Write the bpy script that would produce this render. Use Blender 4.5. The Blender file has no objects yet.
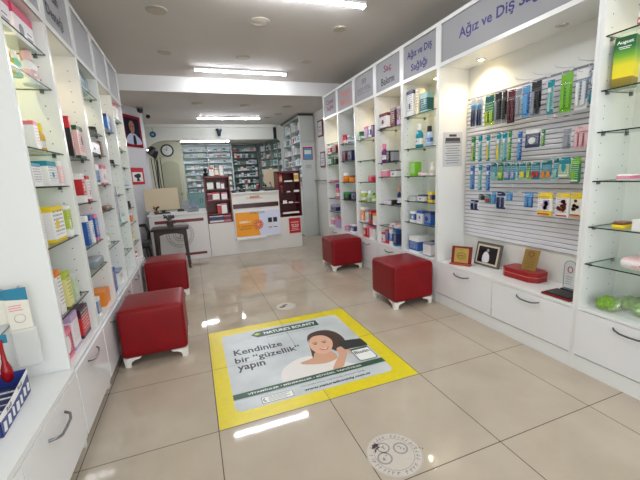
import bpy, math, random
from mathutils import Vector, Matrix
random.seed(7)
S = bpy.context.scene
COL = S.collection
PI = math.pi

# ---------------------------------------------------------------- camera
cam = bpy.data.cameras.new('camera'); camo = bpy.data.objects.new('camera', cam); COL.objects.link(camo)
cam.sensor_width = 36; cam.lens = 343.485/640*36; cam.clip_start = .02
_r = Vector((0.93605391, -0.34825386, -0.05022277)); _u = Vector((0.11102202, 0.15688599, 0.98135666)); _f = Vector((0.33388199, 0.92417857, -0.18551759))
m = Matrix(((_r.x, _u.x, -_f.x, 0.00536), (_r.y, _u.y, -_f.y, -1.62026), (_r.z, _u.z, -_f.z, 1.23782), (0, 0, 0, 1)))
camo.matrix_world = m
S.camera = camo
# ---------------------------------------------------------------- world, daylight, exposure
W = bpy.data.worlds.new('world'); S.world = W; W.use_nodes = True
W.node_tree.nodes['Background'].inputs[0].default_value = (.93, .97, 1, 1)
W.node_tree.nodes['Background'].inputs[1].default_value = .75
S.view_settings.view_transform = 'Standard'; S.view_settings.look = 'None'
S.view_settings.gamma = 1; S.view_settings.use_curve_mapping = False
S.view_settings.exposure = 0.78
TUBE = 66.0          # emission of the ceiling tubes
SPOT = 2.4           # watts of each cabinet spot
def area(name, loc, rot, sx, sy, power, color=(1, 1, 1)):
    l = bpy.data.lights.new(name, 'AREA'); l.shape = 'RECTANGLE'; l.size = sx; l.size_y = sy; l.energy = power; l.color = color
    o = bpy.data.objects.new(name, l); COL.objects.link(o); o.location = loc; o.rotation_euler = rot; return o
# daylight through the shop front behind the camera
area('shopfront_daylight', (.73, -3.3, 1.35), (PI/2, 0, 0), 3.3, 2.4, 22, (.95, .98, 1))

# ---------------------------------------------------------------- colours and materials
def lin(c):
    return tuple(((v/255)/12.92 if v/255 <= .04045 else ((v/255+.055)/1.055)**2.4) for v in c)+(1,)
def mat(name, c, rough=.5, metal=0, spec=.5, emit=None, es=0, bump=0, bscale=50, noise=0, nscale=8, coat=0):
    M = bpy.data.materials.new(name); M.use_nodes = True; nt = M.node_tree; b = nt.nodes['Principled BSDF']
    col = lin(c)
    b.inputs['Base Color'].default_value = col; b.inputs['Roughness'].default_value = rough; b.inputs['Metallic'].default_value = metal
    b.inputs['Specular IOR Level'].default_value = spec; b.inputs['Coat Weight'].default_value = coat
    if emit: b.inputs['Emission Color'].default_value = lin(emit); b.inputs['Emission Strength'].default_value = es
    if bump or noise:
        tc = nt.nodes.new('ShaderNodeTexCoord'); n = nt.nodes.new('ShaderNodeTexNoise'); n.inputs['Scale'].default_value = bscale if bump else nscale
        n.inputs['Detail'].default_value = 4; nt.links.new(tc.outputs['Object'], n.inputs['Vector'])
        if bump:
            bp = nt.nodes.new('ShaderNodeBump'); bp.inputs['Strength'].default_value = bump; bp.inputs['Distance'].default_value = .01
            nt.links.new(n.outputs['Fac'], bp.inputs['Height']); nt.links.new(bp.outputs['Normal'], b.inputs['Normal'])
        if noise:
            n2 = nt.nodes.new('ShaderNodeTexNoise'); n2.inputs['Scale'].default_value = nscale; n2.inputs['Detail'].default_value = 5
            nt.links.new(tc.outputs['Object'], n2.inputs['Vector'])
            r = nt.nodes.new('ShaderNodeValToRGB'); r.color_ramp.elements[0].position = .3; r.color_ramp.elements[1].position = .7
            r.color_ramp.elements[0].color = tuple(v*(1-noise) for v in col[:3])+(1,); r.color_ramp.elements[1].color = col
            nt.links.new(n2.outputs['Fac'], r.inputs['Fac']); nt.links.new(r.outputs['Color'], b.inputs['Base Color'])
    return M
def glassy(name, tint, gloss=.1, rough=.02, haze=0):
    M = bpy.data.materials.new(name); M.use_nodes = True; nt = M.node_tree; nt.nodes.clear()
    o = nt.nodes.new('ShaderNodeOutputMaterial'); t = nt.nodes.new('ShaderNodeBsdfTransparent'); g = nt.nodes.new('ShaderNodeBsdfGlossy')
    mx = nt.nodes.new('ShaderNodeMixShader'); lw = nt.nodes.new('ShaderNodeLayerWeight'); lw.inputs[0].default_value = .5
    pw = nt.nodes.new('ShaderNodeMath'); pw.operation = 'POWER'; pw.inputs[1].default_value = 5; nt.links.new(lw.outputs['Facing'], pw.inputs[0])
    f = nt.nodes.new('ShaderNodeMath'); f.operation = 'MULTIPLY_ADD'; f.inputs[1].default_value = .6; f.inputs[2].default_value = .03; nt.links.new(pw.outputs[0], f.inputs[0])
    t.inputs[0].default_value = tint; g.inputs['Roughness'].default_value = rough
    nt.links.new(f.outputs[0], mx.inputs[0]); nt.links.new(t.outputs[0], mx.inputs[1]); nt.links.new(g.outputs[0], mx.inputs[2]); nt.links.new(mx.outputs[0], o.inputs[0])
    if haze:
        df = nt.nodes.new('ShaderNodeBsdfDiffuse'); df.inputs[0].default_value = (.85, .86, .86, 1); m2 = nt.nodes.new('ShaderNodeMixShader'); m2.inputs[0].default_value = haze
        nt.links.new(mx.outputs[0], m2.inputs[1]); nt.links.new(df.outputs[0], m2.inputs[2]); nt.links.new(m2.outputs[0], o.inputs[0])
    return M

PAL = dict(white=(238, 238, 236), navy=(34, 44, 92), cream=(238, 226, 196), tealdark=(16, 96, 100), tealpale=(150, 200, 196), teal=(20, 140, 158),
 bluewhite=(176, 200, 226), black=(26, 24, 28), lime=(120, 190, 40), pink=(226, 120, 150), clear=(205, 210, 212), grey=(150, 152, 158), yellow=(236, 206, 40),
 blue=(36, 92, 168), darkred=(96, 20, 32), lilac=(190, 168, 206), purple=(110, 50, 120), darkplum=(62, 28, 48), plum=(110, 70, 100), skin=(200, 150, 120),
 red=(196, 36, 44), green=(48, 140, 70), darkgreen=(20, 84, 52), indigo=(60, 60, 130), limey=(180, 200, 70), palegreen=(186, 208, 170), orange=(236, 136, 36),
 greyblue=(130, 150, 178), brown=(122, 76, 50), gold=(210, 168, 60), mint=(130, 210, 180), pinkish=(236, 196, 196), tealwhite=(92, 160, 186), paleyellow=(226, 222, 150),
 magenta=(190, 40, 90), greyteal=(120, 144, 148), sky=(90, 160, 210), amber=(200, 120, 30))

def make_print_group():
    g = bpy.data.node_groups.new('carton_print', 'ShaderNodeTree'); I = g.interface
    for n in ('Base', 'Accent', 'Ink'): I.new_socket(n, in_out='INPUT', socket_type='NodeSocketColor')
    for n in ('Lo', 'Hi', 'Blob', 'By', 'Bz', 'Rows'): I.new_socket(n, in_out='INPUT', socket_type='NodeSocketFloat')
    I.new_socket('Color', in_out='OUTPUT', socket_type='NodeSocketColor')
    N = g.nodes; L = g.links; gi = N.new('NodeGroupInput'); go = N.new('NodeGroupOutput'); tc = N.new('ShaderNodeTexCoord'); sp = N.new('ShaderNodeSeparateXYZ')
    L.new(tc.outputs['Generated'], sp.inputs[0])
    def mth(op, a, b=None, c=None):
        n = N.new('ShaderNodeMath'); n.operation = op
        for i, v in enumerate((a, b, c)):
            if v is None: continue
            if isinstance(v, (int, float)): n.inputs[i].default_value = v
            else: L.new(v, n.inputs[i])
        return n.outputs[0]
    def mix(f, a, b):
        n = N.new('ShaderNodeMix'); n.data_type = 'RGBA'; L.new(f, n.inputs[0]); L.new(a, n.inputs[6]); L.new(b, n.inputs[7]); return n.outputs[2]
    y, z = sp.outputs[1], sp.outputs[2]
    band = mth('MAXIMUM', mth('GREATER_THAN', z, gi.outputs['Hi']), mth('LESS_THAN', z, gi.outputs['Lo']))
    dy = mth('SUBTRACT', y, gi.outputs['By']); dz = mth('SUBTRACT', z, gi.outputs['Bz'])
    rr = mth('SQRT', mth('ADD', mth('MULTIPLY', dy, dy), mth('MULTIPLY', dz, dz)))
    blob = mth('LESS_THAN', rr, gi.outputs['Blob'])
    nz = N.new('ShaderNodeTexNoise'); nz.inputs['Scale'].default_value = 1; nz.inputs['Detail'].default_value = 1
    mp = N.new('ShaderNodeMapping'); mp.inputs['Scale'].default_value = (22, 22, 26); L.new(tc.outputs['Generated'], mp.inputs[0]); L.new(mp.outputs[0], nz.inputs['Vector'])
    rows = mth('GREATER_THAN', mth('FRACT', mth('MULTIPLY', z, gi.outputs['Rows'])), .55)
    tx = mth('MULTIPLY', rows, mth('GREATER_THAN', nz.outputs['Fac'], .47))
    inz = mth('MULTIPLY', mth('GREATER_THAN', z, .2), mth('LESS_THAN', z, .9))
    iny = mth('MULTIPLY', mth('GREATER_THAN', y, .1), mth('LESS_THAN', y, .9))
    tx = mth('MULTIPLY', tx, mth('MULTIPLY', inz, iny))
    c = mix(band, gi.outputs['Base'], gi.outputs['Accent']); c = mix(mth('MULTIPLY', tx, .75), c, gi.outputs['Ink']); c = mix(blob, c, gi.outputs['Accent'])
    L.new(c, go.inputs[0]); return g
PG = make_print_group()
_pm = {}
def pmat(base, accent, rough=.35, seed=0, blob=None):
    k = (base, accent, seed % 4, blob)
    if k in _pm: return _pm[k]
    M = bpy.data.materials.new('printed_'+base+'_'+accent); M.use_nodes = True; nt = M.node_tree; b = nt.nodes['Principled BSDF']; b.inputs['Roughness'].default_value = rough
    g = nt.nodes.new('ShaderNodeGroup'); g.node_tree = PG; rd = random.Random(str(k))
    lum = sum(PAL[base])/3
    g.inputs['Base'].default_value = lin(PAL[base]); g.inputs['Accent'].default_value = lin(PAL[accent])
    g.inputs['Ink'].default_value = lin(PAL[accent] if lum < 45 else PAL['white'] if lum < 130 else rd.choice([PAL[accent], (70, 70, 80)]))
    g.inputs['Lo'].default_value = rd.choice([0, .12, .25]); g.inputs['Hi'].default_value = rd.choice([.72, .8, .88])
    g.inputs['Blob'].default_value = rd.choice([0, .15, .2]) if blob is None else blob; g.inputs['By'].default_value = rd.uniform(.3, .7); g.inputs['Bz'].default_value = rd.uniform(.3, .6)
    if base in ('white', 'pinkish', 'clear', 'paleyellow', 'palegreen') and blob is None: g.inputs['Lo'].default_value = rd.choice([0, .1]); g.inputs['Hi'].default_value = rd.choice([.8, .86]); g.inputs['Blob'].default_value = rd.choice([0, .12, .14])
    g.inputs['Rows'].default_value = rd.choice([9, 12, 15])
    nt.links.new(g.outputs[0], b.inputs['Base Color']); _pm[k] = M; return M
_cm = {}
def cmat(c, rough=.4):
    if c not in _cm: _cm[c] = mat('plastic_'+c, PAL[c], rough)
    return _cm[c]

white = mat('white_lacquer', (232, 234, 232), .22, spec=.5)
white2 = mat('white_lacquer_inside', (230, 231, 226), .35)
drawer_m = mat('drawer_gloss', (233, 234, 236), .12, coat=.3)
hole_m = mat('pin_hole', (70, 68, 64), .8)
sign_m = mat('sign_grey', (150, 150, 153), .45, spec=.3)
metal_m = mat('brushed_steel', (170, 170, 172), .3, 1)
dark_metal = mat('dark_steel', (120, 122, 126), .3, .9)
black_m = mat('black_plastic', (22, 22, 24), .4)
chrome = mat('chrome', (210, 210, 212), .12, 1)
glass = glassy('clear_glass', (.93, .98, .955, 1)); edge_m = mat('glass_edge', (22, 48, 42), .15)
clear_m = glassy('clear_plastic', (.95, .97, .98, 1), rough=.1)
bag_m = glassy('bag_plastic', (.95, .97, .96, 1), rough=.15, haze=.14)
ceil_m = mat('ceiling_paint', (206, 201, 195), .9, noise=.06, nscale=1.5)
wall_m = mat('wall_paint', (214, 214, 208), .7)
wall_grey = mat('wall_paint_grey', (176, 178, 176), .7)
warm_bulb = mat('warm_bulb', (255, 220, 160), .5, emit=(255, 214, 140), es=30)
tube_m = mat('tube_light', (255, 255, 255), .5, emit=(246, 248, 255), es=TUBE)
disc_m = mat('frosted_disc', (186, 176, 158), .6)
leather = mat('red_leather', (134, 4, 16), .36, spec=.3, bump=.25, bscale=90, noise=.2, nscale=6)
dwood = mat('dark_brown_wood', (56, 40, 38), .35, noise=.25, nscale=12)
redwood = mat('red_brown_laminate', (122, 58, 58), .4)
maroon = mat('maroon_laminate', (92, 14, 24), .35)

# ---------------------------------------------------------------- mesh helpers
class MB:
    def __init__(s): s.v = []; s.f = []; s.mi = []; s.sm = []
    def add(s, vs, fs, mi=0, sm=False):
        n = len(s.v); s.v += [tuple(p) for p in vs]
        for f in fs: s.f.append([i+n for i in f]); s.mi.append(mi); s.sm.append(sm)
        return s
    def box(s, x0, y0, z0, x1, y1, z1, mi=0):
        x0, x1 = min(x0, x1), max(x0, x1); y0, y1 = min(y0, y1), max(y0, y1); z0, z1 = min(z0, z1), max(z0, z1)
        v = [(x, y, z) for z in (z0, z1) for y in (y0, y1) for x in (x0, x1)]
        return s.add(v, [(0, 2, 3, 1), (4, 5, 7, 6), (0, 1, 5, 4), (2, 6, 7, 3), (0, 4, 6, 2), (1, 3, 7, 5)], mi)
    def frus(s, p0, p1, r0, r1, n=16, mi=0, cap=True, sm=True):
        p0 = Vector(p0); p1 = Vector(p1); d = (p1-p0).normalized(); a = d.orthogonal().normalized(); b = d.cross(a)
        v = []
        for p, r in ((p0, r0), (p1, r1)):
            for i in range(n):
                t = 2*PI*i/n; v.append(p+(a*math.cos(t)+b*math.sin(t))*r)
        s.add(v, [(i, (i+1) % n, n+(i+1) % n, n+i) for i in range(n)], mi, sm)
        if cap: s.add(v[:n], [tuple(range(n))[::-1]], mi); s.add(v[n:], [tuple(range(n))], mi)
        return s
    def lathe(s, prof, c=(0, 0, 0), n=20, mi=0, sx=1, sy=1, sm=True):
        v = []; 
        for r, z in prof:
            for i in range(n):
                t = 2*PI*i/n; v.append((c[0]+r*sx*math.cos(t), c[1]+r*sy*math.sin(t), c[2]+z))
        f = []
        for k in range(len(prof)-1):
            for i in range(n): f.append((k*n+i, k*n+(i+1) % n, (k+1)*n+(i+1) % n, (k+1)*n+i))
        f.append(tuple(range(n))[::-1]); k = len(prof)-1; f.append(tuple(k*n+i for i in range(n)))
        return s.add(v, f, mi, sm)
    def tube(s, pts, r, n=8, mi=0):
        pts = [Vector(p) for p in pts]; v = []; prev = None
        for i, p in enumerate(pts):
            d = ((pts[min(i+1, len(pts)-1)]-pts[max(i-1, 0)])).normalized()
            a = d.orthogonal().normalized() if prev is None else (prev-d*prev.dot(d)).normalized(); prev = a; b = d.cross(a)
            rr = r[i] if isinstance(r, (list, tuple)) else r
            for k in range(n):
                t = 2*PI*k/n; v.append(p+(a*math.cos(t)+b*math.sin(t))*rr)
        f = [(j*n+k, j*n+(k+1) % n, (j+1)*n+(k+1) % n, (j+1)*n+k) for j in range(len(pts)-1) for k in range(n)]
        f += [tuple(range(n))[::-1], tuple((len(pts)-1)*n+k for k in range(n))]
        return s.add(v, f, mi, True)
    def prism(s, poly, o, ax, ay, az, th, mi=0):
        """flat outline poly (2D) at o, axes ax, ay, extruded th along az"""
        o, ax, ay, az = map(Vector, (o, ax, ay, az)); n = len(poly)
        v = [o+ax*a+ay*b for a, b in poly]+[o+ax*a+ay*b+az*th for a, b in poly]
        return s.add(v, [tuple(range(n))[::-1], tuple(range(n, 2*n))]+[(i, (i+1) % n, n+(i+1) % n, n+i) for i in range(n)], mi)
    def ring(s, y0, z0, y1, z1, b, x0, x1, mi=0):
        """one closed rectangular frame in the YZ plane, bar width b"""
        o = [(y0, z0), (y1, z0), (y1, z1), (y0, z1)]; i = [(y0+b, z0+b), (y1-b, z0+b), (y1-b, z1-b), (y0+b, z1-b)]
        v = [(x, p[0], p[1]) for x in (x0, x1) for p in o+i]; f = []
        for k in range(4):
            n = (k+1) % 4
            f += [(k, n, 4+n, 4+k), (8+k, 12+k, 12+n, 8+n), (k, 8+k, 8+n, n), (4+k, 4+n, 12+n, 12+k)]
        return s.add(v, f, mi)
    def rbox(s, c, h, r, n=6, mi=0, dome=0):
        """rounded cushion box: centre c, half sizes h, corner radius r"""
        c = Vector(c)
        def lst(H):
            q = [-H, -H+r*.3, -H+r*.65]+[-H+r+(2*H-2*r)*i/n for i in range(n+1)]+[H-r*.65, H-r*.3, H]; return q
        for ax in range(3):
            u, w = [(1, 2), (2, 0), (0, 1)][ax]
            U, V = lst(h[u]), lst(h[w])
            for sg in (-1, 1):
                vs = []
                for a in U:
                    for b in V:
                        p = [0, 0, 0]; p[ax] = sg*h[ax]; p[u] = a; p[w] = b
                        q = [max(-h[i]+r, min(h[i]-r, p[i])) for i in range(3)]
                        d = Vector(p)-Vector(q)
                        if d.length > 0: d = d.normalized()*r
                        P = Vector(q)+d
                        if dome and P.z > h[2]-r: P.z += dome*(1-(P.x/h[0])**2)*(1-(P.y/h[1])**2)
                        vs.append(P+c)
                m = len(V); fs = []
                for i in range(len(U)-1):
                    for j in range(m-1):
                        q = (i*m+j, (i+1)*m+j, (i+1)*m+j+1, i*m+j+1); fs.append(q if sg > 0 else q[::-1])
                s.add(vs, fs, mi, True)
        return s
    def build(s, name, mats, parent=None, bevel=0, loc=None):
        if not isinstance(mats, (list, tuple)): mats = [mats]
        me = bpy.data.meshes.new(name); me.from_pydata(s.v, [], s.f)
        for m_ in mats: me.materials.append(m_)
        me.polygons.foreach_set('material_index', s.mi); me.polygons.foreach_set('use_smooth', s.sm); me.update()
        if any(s.sm):
            import bmesh
            bm = bmesh.new(); bm.from_mesh(me); bmesh.ops.remove_doubles(bm, verts=bm.verts, dist=1e-5); bm.to_mesh(me); bm.free()
            try: me.set_sharp_from_angle(angle=math.radians(40))
            except Exception: pass
        o = bpy.data.objects.new(name, me); COL.objects.link(o)
        if bevel:
            b = o.modifiers.new('bevel', 'BEVEL'); b.width = bevel; b.segments = 2; b.limit_method = 'ANGLE'
        if parent is not None:
            o.parent = parent
            if parent.parent is None and parent.get('world'): o.location = -parent.location
        if loc is not None: o.location = loc
        return o

def tag(o, label, cat, group=None):
    o['label'] = label; o['category'] = cat
    if group: o['group'] = group
    return o
def thing(name, label, cat, loc=(0, 0, 0), rz=0, group=None, world=False):
    o = bpy.data.objects.new(name, None); COL.objects.link(o); o.location = loc; o.rotation_euler = (0, 0, rz); o.empty_display_size = .05
    if world: o['world'] = 1
    return tag(o, label, cat, group)
def struct(name, mb, m_, bevel=0):
    o = mb.build(name, m_, bevel=bevel); o['kind'] = 'structure'; return o
def text(name, s, m_, parent, o, ax, ay, width=None, height=None, th=.0008, align='C', bold=0, loc0=None):
    """flat lettering as a mesh: o = anchor point, ax reading direction, ay up direction"""
    cu = bpy.data.curves.new(name, 'FONT'); cu.body = s; cu.align_x = {'C': 'CENTER', 'L': 'LEFT'}[align]; cu.resolution_u = 2; cu.offset = bold; cu.space_line = .95
    ob = bpy.data.objects.new(name, cu); COL.objects.link(ob); bpy.context.view_layer.update()
    me = bpy.data.meshes.new_from_object(ob.evaluated_get(bpy.context.evaluated_depsgraph_get())); bpy.data.objects.remove(ob); bpy.data.curves.remove(cu)
    xs = [v.co.x for v in me.vertices]; ys = [v.co.y for v in me.vertices]
    cx = (min(xs)+max(xs))/2 if align == 'C' else min(xs); cy = (min(ys)+max(ys))/2
    w, h = max(xs)-min(xs), max(ys)-min(ys)
    sx = width/w if width else height/h; sy = height/h if height else sx
    o, ax, ay = Vector(o), Vector(ax).normalized(), Vector(ay).normalized(); az = ax.cross(ay)
    for v in me.vertices: v.co = o+ax*(v.co.x-cx)*sx+ay*(v.co.y-cy)*sy+az*th
    me.name = name; me.materials.clear(); me.materials.append(m_)
    for p in me.polygons: p.material_index = 0
    t = bpy.data.objects.new(name, me); COL.objects.link(t); t.parent = parent
    if parent.parent is None and parent.get('world'): t.location = -parent.location
    return t

# ---------------------------------------------------------------- the room
RX, LX = 2.07, -.61          # cabinet faces
RW, LW = 2.42, -.96          # side walls
def floor_mat():
    M = bpy.data.materials.new('porcelain_tile'); M.use_nodes = True; nt = M.node_tree; N = nt.nodes; L = nt.links; b = N['Principled BSDF']
    tc = N.new('ShaderNodeTexCoord'); sp = N.new('ShaderNodeSeparateXYZ'); L.new(tc.outputs['Object'], sp.inputs[0])
    def mth(op, a, b_=None):
        n = N.new('ShaderNodeMath'); n.operation = op
        for i, v in enumerate((a, b_)):
            if v is None: continue
            if isinstance(v, (int, float)): n.inputs[i].default_value = v
            else: L.new(v, n.inputs[i])
        return n.outputs[0]
    def line(c):
        f = mth('FRACT', mth('ADD', mth('DIVIDE', c, .6), 100.5)); return mth('LESS_THAN', mth('ABSOLUTE', mth('SUBTRACT', f, .5)), .0035)
    g = mth('MAXIMUM', line(sp.outputs[0]), line(sp.outputs[1]))
    n1 = N.new('ShaderNodeTexNoise'); n1.inputs['Scale'].default_value = 3; n1.inputs['Detail'].default_value = 6; L.new(tc.outputs['Object'], n1.inputs['Vector'])
    r = N.new('ShaderNodeValToRGB'); r.color_ramp.elements[0].position = .3; r.color_ramp.elements[1].position = .75
    r.color_ramp.elements[0].color = lin((176, 164, 147)); r.color_ramp.elements[1].color = lin((189, 178, 161)); L.new(n1.outputs['Fac'], r.inputs['Fac'])
    mx = N.new('ShaderNodeMix'); mx.data_type = 'RGBA'; L.new(g, mx.inputs[0]); L.new(r.outputs[0], mx.inputs[6]); mx.inputs[7].default_value = lin((66, 58, 50))
    L.new(mx.outputs[2], b.inputs['Base Color'])
    rg = mth('ADD', mth('MULTIPLY', g, .5), .05); L.new(rg, b.inputs['Roughness']); b.inputs['Specular IOR Level'].default_value = .5
    return M
struct('floor', MB().box(LW-.1, -3.4, -.1, RW+.1, 9, 0), floor_mat())
struct('ceiling', MB().box(LW-.1, -3.4, 2.63, RW+.1, 3.66, 2.73), ceil_m)
struct('ceiling', MB().box(LW-.1, 3.66, 2.44, RW+.1, 6.62, 2.73), ceil_m)
struct('trim_1', MB().box(LW-.1, 3.64, 2.435, RW+.1, 3.66, 2.63), mat('beam_lit_tone', (222, 221, 220), .6))   # face of the dropped beam, its brighter lighting put into a paler colour
struct('ceiling', MB().box(LW-.1, 6.62, 2.17, RW+.1, 9, 2.73), ceil_m)
struct('wall_left', MB().box(LW-.1, -3.4, 0, LW, 9, 2.63), wall_m)
struct('wall_right', MB().box(RW, -3.4, 0, RW+.1, 9, 2.63), wall_m)
struct('wall_rear', MB().box(LW, 8.6, 0, RW, 8.7, 2.17), wall_grey)
# arched lintel between shop and back room
ax0, ax1, zt, zr = -.70, 2.11, 2.12, .28
arc = [(LW, 2.44), (LW, 0), (ax0-.12, 0), (ax0-.12, zt-zr)]
for i in range(9):
    a = PI-PI/2*i/8; arc.append((ax0-.12+zr*1.6+zr*1.6*math.cos(a), zt-zr+zr*math.sin(a)))
for i in range(9):
    a = PI/2-PI/2*i/8; arc.append((ax1-.1+.1*math.cos(a), zt-.12+.12*math.sin(a)))
arc += [(ax1, 0), (RW, 0), (RW, 2.44)]
struct('wall_back', MB().prism(arc, (0, 6.55, 0), (1, 0, 0), (0, 0, 1), (0, 1, 0), .07), mat('lintel_paint', (206, 208, 200), .7))
struct('trim_2', MB().box(LW, 6.5, 2.385, 2.0, 6.55, 2.44), wall_m, .005)
# angled pillar carrying the portrait
pil = [(-.96, 4.35), (-.90, 4.42), (-.65, 4.92), (-.65, 5.3), (-.96, 5.3)]
struct('wall_pillar', MB().prism(pil, (0, 0, 0), (1, 0, 0), (0, 1, 0), (0, 0, 1), 2.44), mat('pillar_paint', (208, 208, 212), .5))
# closet wall and door at the left of the back room
struct('wall_closet', MB().box(LW, 7.45, 0, -.115, 7.55, 2.17), mat('closet_wall', (178, 178, 158), .7))
olive = mat('olive_door', (170, 170, 146), .55); olive2 = mat('olive_door_trim', (150, 150, 128), .55)
d = struct('door_1', MB().box(-.66, 7.42, 0, -.15, 7.45, 1.84), olive, .004)
pn = [(-.60, .2), (-.21, .2), (-.21, 1.62)]+[(-.405+.195*math.cos(a*PI/8), 1.62+.12*math.sin(a*PI/8)) for a in range(1, 8)]+[(-.60, 1.62)]
MB().prism(pn, (0, 7.405, 0), (1, 0, 0), (0, 0, 1), (0, 1, 0), .02).build('door_panel', olive2, d, .004)
MB().frus((-.2, 7.42, 1.0), (-.2, 7.37, 1.0), .02, .024, 12).build('door_knob', metal_m, d)

# ---------------------------------------------------------------- shop cabinets
RB = dict(N=(-.9, -.32), W=(-.32, .94), E=(.94, 1.485), D=(1.485, 2.02), C=(2.02, 2.56), B=(2.56, 3.10), A=(3.10, 3.64))
LB = dict(L1=(.155, .685), L2=(.685, 1.215), L3=(1.215, 1.745), L4=(1.745, 2.275), L5=(2.275, 2.805))
ZS = dict(E=[1.76, 1.45, 1.18, .93, .71], D=[1.71, 1.34, 1.18, .865, .61], C=[1.655, 1.39, 1.12, .87, .59], B=[1.655, 1.415, 1.12, .865], A=[1.705, 1.55, 1.39, 1.12, .865, .655],
 N=[1.865, 1.6, 1.39, 1.13, .875, .66], L1=[1.92, 1.75, 1.42, 1.25, .975, .64], L2=[1.42, 1.14, .87, .70], L3=[1.92, 1.64, 1.48, 1.25, 1.05, .77], L4=[1.73, 1.43, 1.15, .88, .61], L5=[1.9, 1.6, 1.42, 1.2, .99, .83, .61])
ink_blue = mat('sign_ink_blue', (20, 26, 112), .5); ink_plum = mat('sign_ink_plum', (120, 36, 60), .5); ink_orange = mat('sign_ink_orange', (206, 116, 96), .5)
ink_grey = mat('sign_ink_grey', (104, 104, 116), .5); ink_dark = mat('sign_ink_dark', (34, 30, 44), .5); ink_green = mat('sign_ink_green', (120, 150, 110), .5)
def cabinet(key, right, y0, y1, label, base_z=.40, lit=True, signs=(), sheet=None, wide=False, split=None, cat='cabinet', group=None):
    f = RX if right else LX; bk = RX+.32 if right else LX-.33; sg = 1 if right else -1
    X = lambda d: f+sg*d                      # d metres behind the face
    root = thing('shelf_cabinet' if not wide else 'display_cabinet', label, cat, (X(.16), (y0+y1)/2, 0), world=True, group=group)
    t = .018
    c = MB()
    for a, b in ((y0+.0005, y0+t), (y1-t, y1-.0005)): c.box(X(0), a, .0, X(.33), b, 2.43)
    c.box(X(.31), y0+t, .0, X(.33), y1-t, 2.43, 1)                 # back
    c.box(X(0), y0+t, 2.412, X(.31), y1-t, 2.43)                  # top
    c.box(X(0), y0+t, 2.075, X(.31), y1-t, 2.093)                 # soffit
    c.box(X(0), y0+t, base_z-.02, X(.31), y1-t, base_z)           # worktop
    if right: c.box(X(.002), y0+t, 0, X(.02), y1-t, .092)         # plinth
    else: c.box(X(.03), y0+t, 0, X(.045), y1-t, .06, 2)
    if not wide:
        for yy, s_ in ((y1-t, -1), (y0+t, 1)):
            for d in (.055, .255):
                z = base_z+.1
                while z < 2.04:
                    v = [(X(d)+.0036*math.cos(k*PI/3), yy+s_*.0006, z+.0036*math.sin(k*PI/3)) for k in range(6)]
                    c.add(v, [tuple(range(6))], 2); z += .064
    c.build('carcass', [white, white2, hole_m], root)
    sp = MB().box(X(.006), y0+t, 2.11, X(.012), y1-t, 2.396).build('sign_panel', sign_m, root)
    MB().ring(y0+.001, 2.075, y1-.001, 2.43, .030, X(-.003), X(.0055)).build('sign_frame', white, root)
    for s_, yc, zc, w, h, m_ in signs:
        text('sign_lettering', s_, m_, sp, (X(.0055), yc, zc), (0, -1 if right else 1, 0), (0, 0, 1), w, h, .001, bold=.02)
    # drawers
    cuts = [y0+t]+([split] if split else [])+[y1-t]
    for a, b in zip(cuts[:-1], cuts[1:]):
        if a == cuts[0]: a -= .01
        if b == cuts[-1]: b += .01
        dr = MB().box(X(-.001), a+.002, .098 if right else .06, X(-.017 if not right else -.004), b-.002, base_z-.022).build('drawer', drawer_m, root, .0015)
        yc = (a+b)/2; hz = base_z-.062; hw = .085; o = .004 if right else .017
        pts = [(X(-o), yc-hw, hz+.004), (X(-o-.016), yc-hw+.012, hz), (X(-o-.022), yc-hw*.5, hz-.008), (X(-o-.023), yc, hz-.01), (X(-o-.022), yc+hw*.5, hz-.008), (X(-o-.016), yc+hw-.014, hz), (X(-o), yc+hw, hz+.004)]
        MB().tube(pts, [.0045, .005, .005, .005, .005, .005, .0045], 8).build('handle', dark_metal, dr)
    # glass shelves with brackets
    for z in ([] if wide else ZS[key]):
        g = MB(); g.box(X(.015), y0+t+.001, z-.006, X(.285), y1-t-.001, z, 0); g.mi[4 if right else 5] = 1; g.mi[2] = 1; g.mi[3] = 1
        g.box(X(.0145), y0+t+.001, z-.0062, X(.0165), y1-t-.001, z+.0002, 1)
        gs = g.build('glass_shelf', [glass, edge_m], root)
        for yy in (y0+t, y1-t-.012):
            for d in (.05, .25): MB().box(X(d), yy, z-.020, X(d+.016), yy+.012, z-.0062).build('shelf_bracket', dark_metal, gs)
    # recessed spots in the soffit
    for yc in ([(y0+y1)/2] if not wide else [.036, .677]):
        r = MB().lathe([(.03, -.006), (.034, -.005), (.036, 0)], (X(.2), yc, 2.075), 20).build('spotlight', chrome, root)
        on = lit and not (wide and yc < .3)
        MB().lathe([(.0, -.010), (.012, -.010), (.02, -.006)], (X(.2), yc, 2.075), 16).build('bulb', warm_bulb if on else disc_m, r)
        if on:
            l = bpy.data.lights.new('cabinet_spot', 'SPOT'); l.energy = SPOT*(3 if wide else 2.2 if key == 'L1' else 1); l.color = (1, .80, .52); l.spot_size = 2.5; l.spot_blend = .7; l.shadow_soft_size = .02
            o = bpy.data.objects.new('cabinet_spot', l); COL.objects.link(o); o.location = (X(.2), yc, 2.06)
    return root
Wd = .33
cabinet('A', True, *RB['A'], 'white shelf cabinet with glass shelves, farthest on the right wall', signs=[('Cinsel\nSağlık', 3.37, 2.25, .27, .17, ink_plum)])
cabinet('B', True, *RB['B'], 'white shelf cabinet under the orange lettered sign, right wall', lit=False, signs=[('Vitamin\nMineral', 2.83, 2.25, .33, .19, ink_orange)])
cC = cabinet('C', True, *RB['C'], 'white shelf cabinet under the pale grey lettered sign, right wall', signs=[('ZADE VITAL', 2.29, 2.225, .36, .055, ink_grey)])
sgp = [o for o in cC.children if o.name.startswith('sign_panel')][0]
lg = MB()
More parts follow.
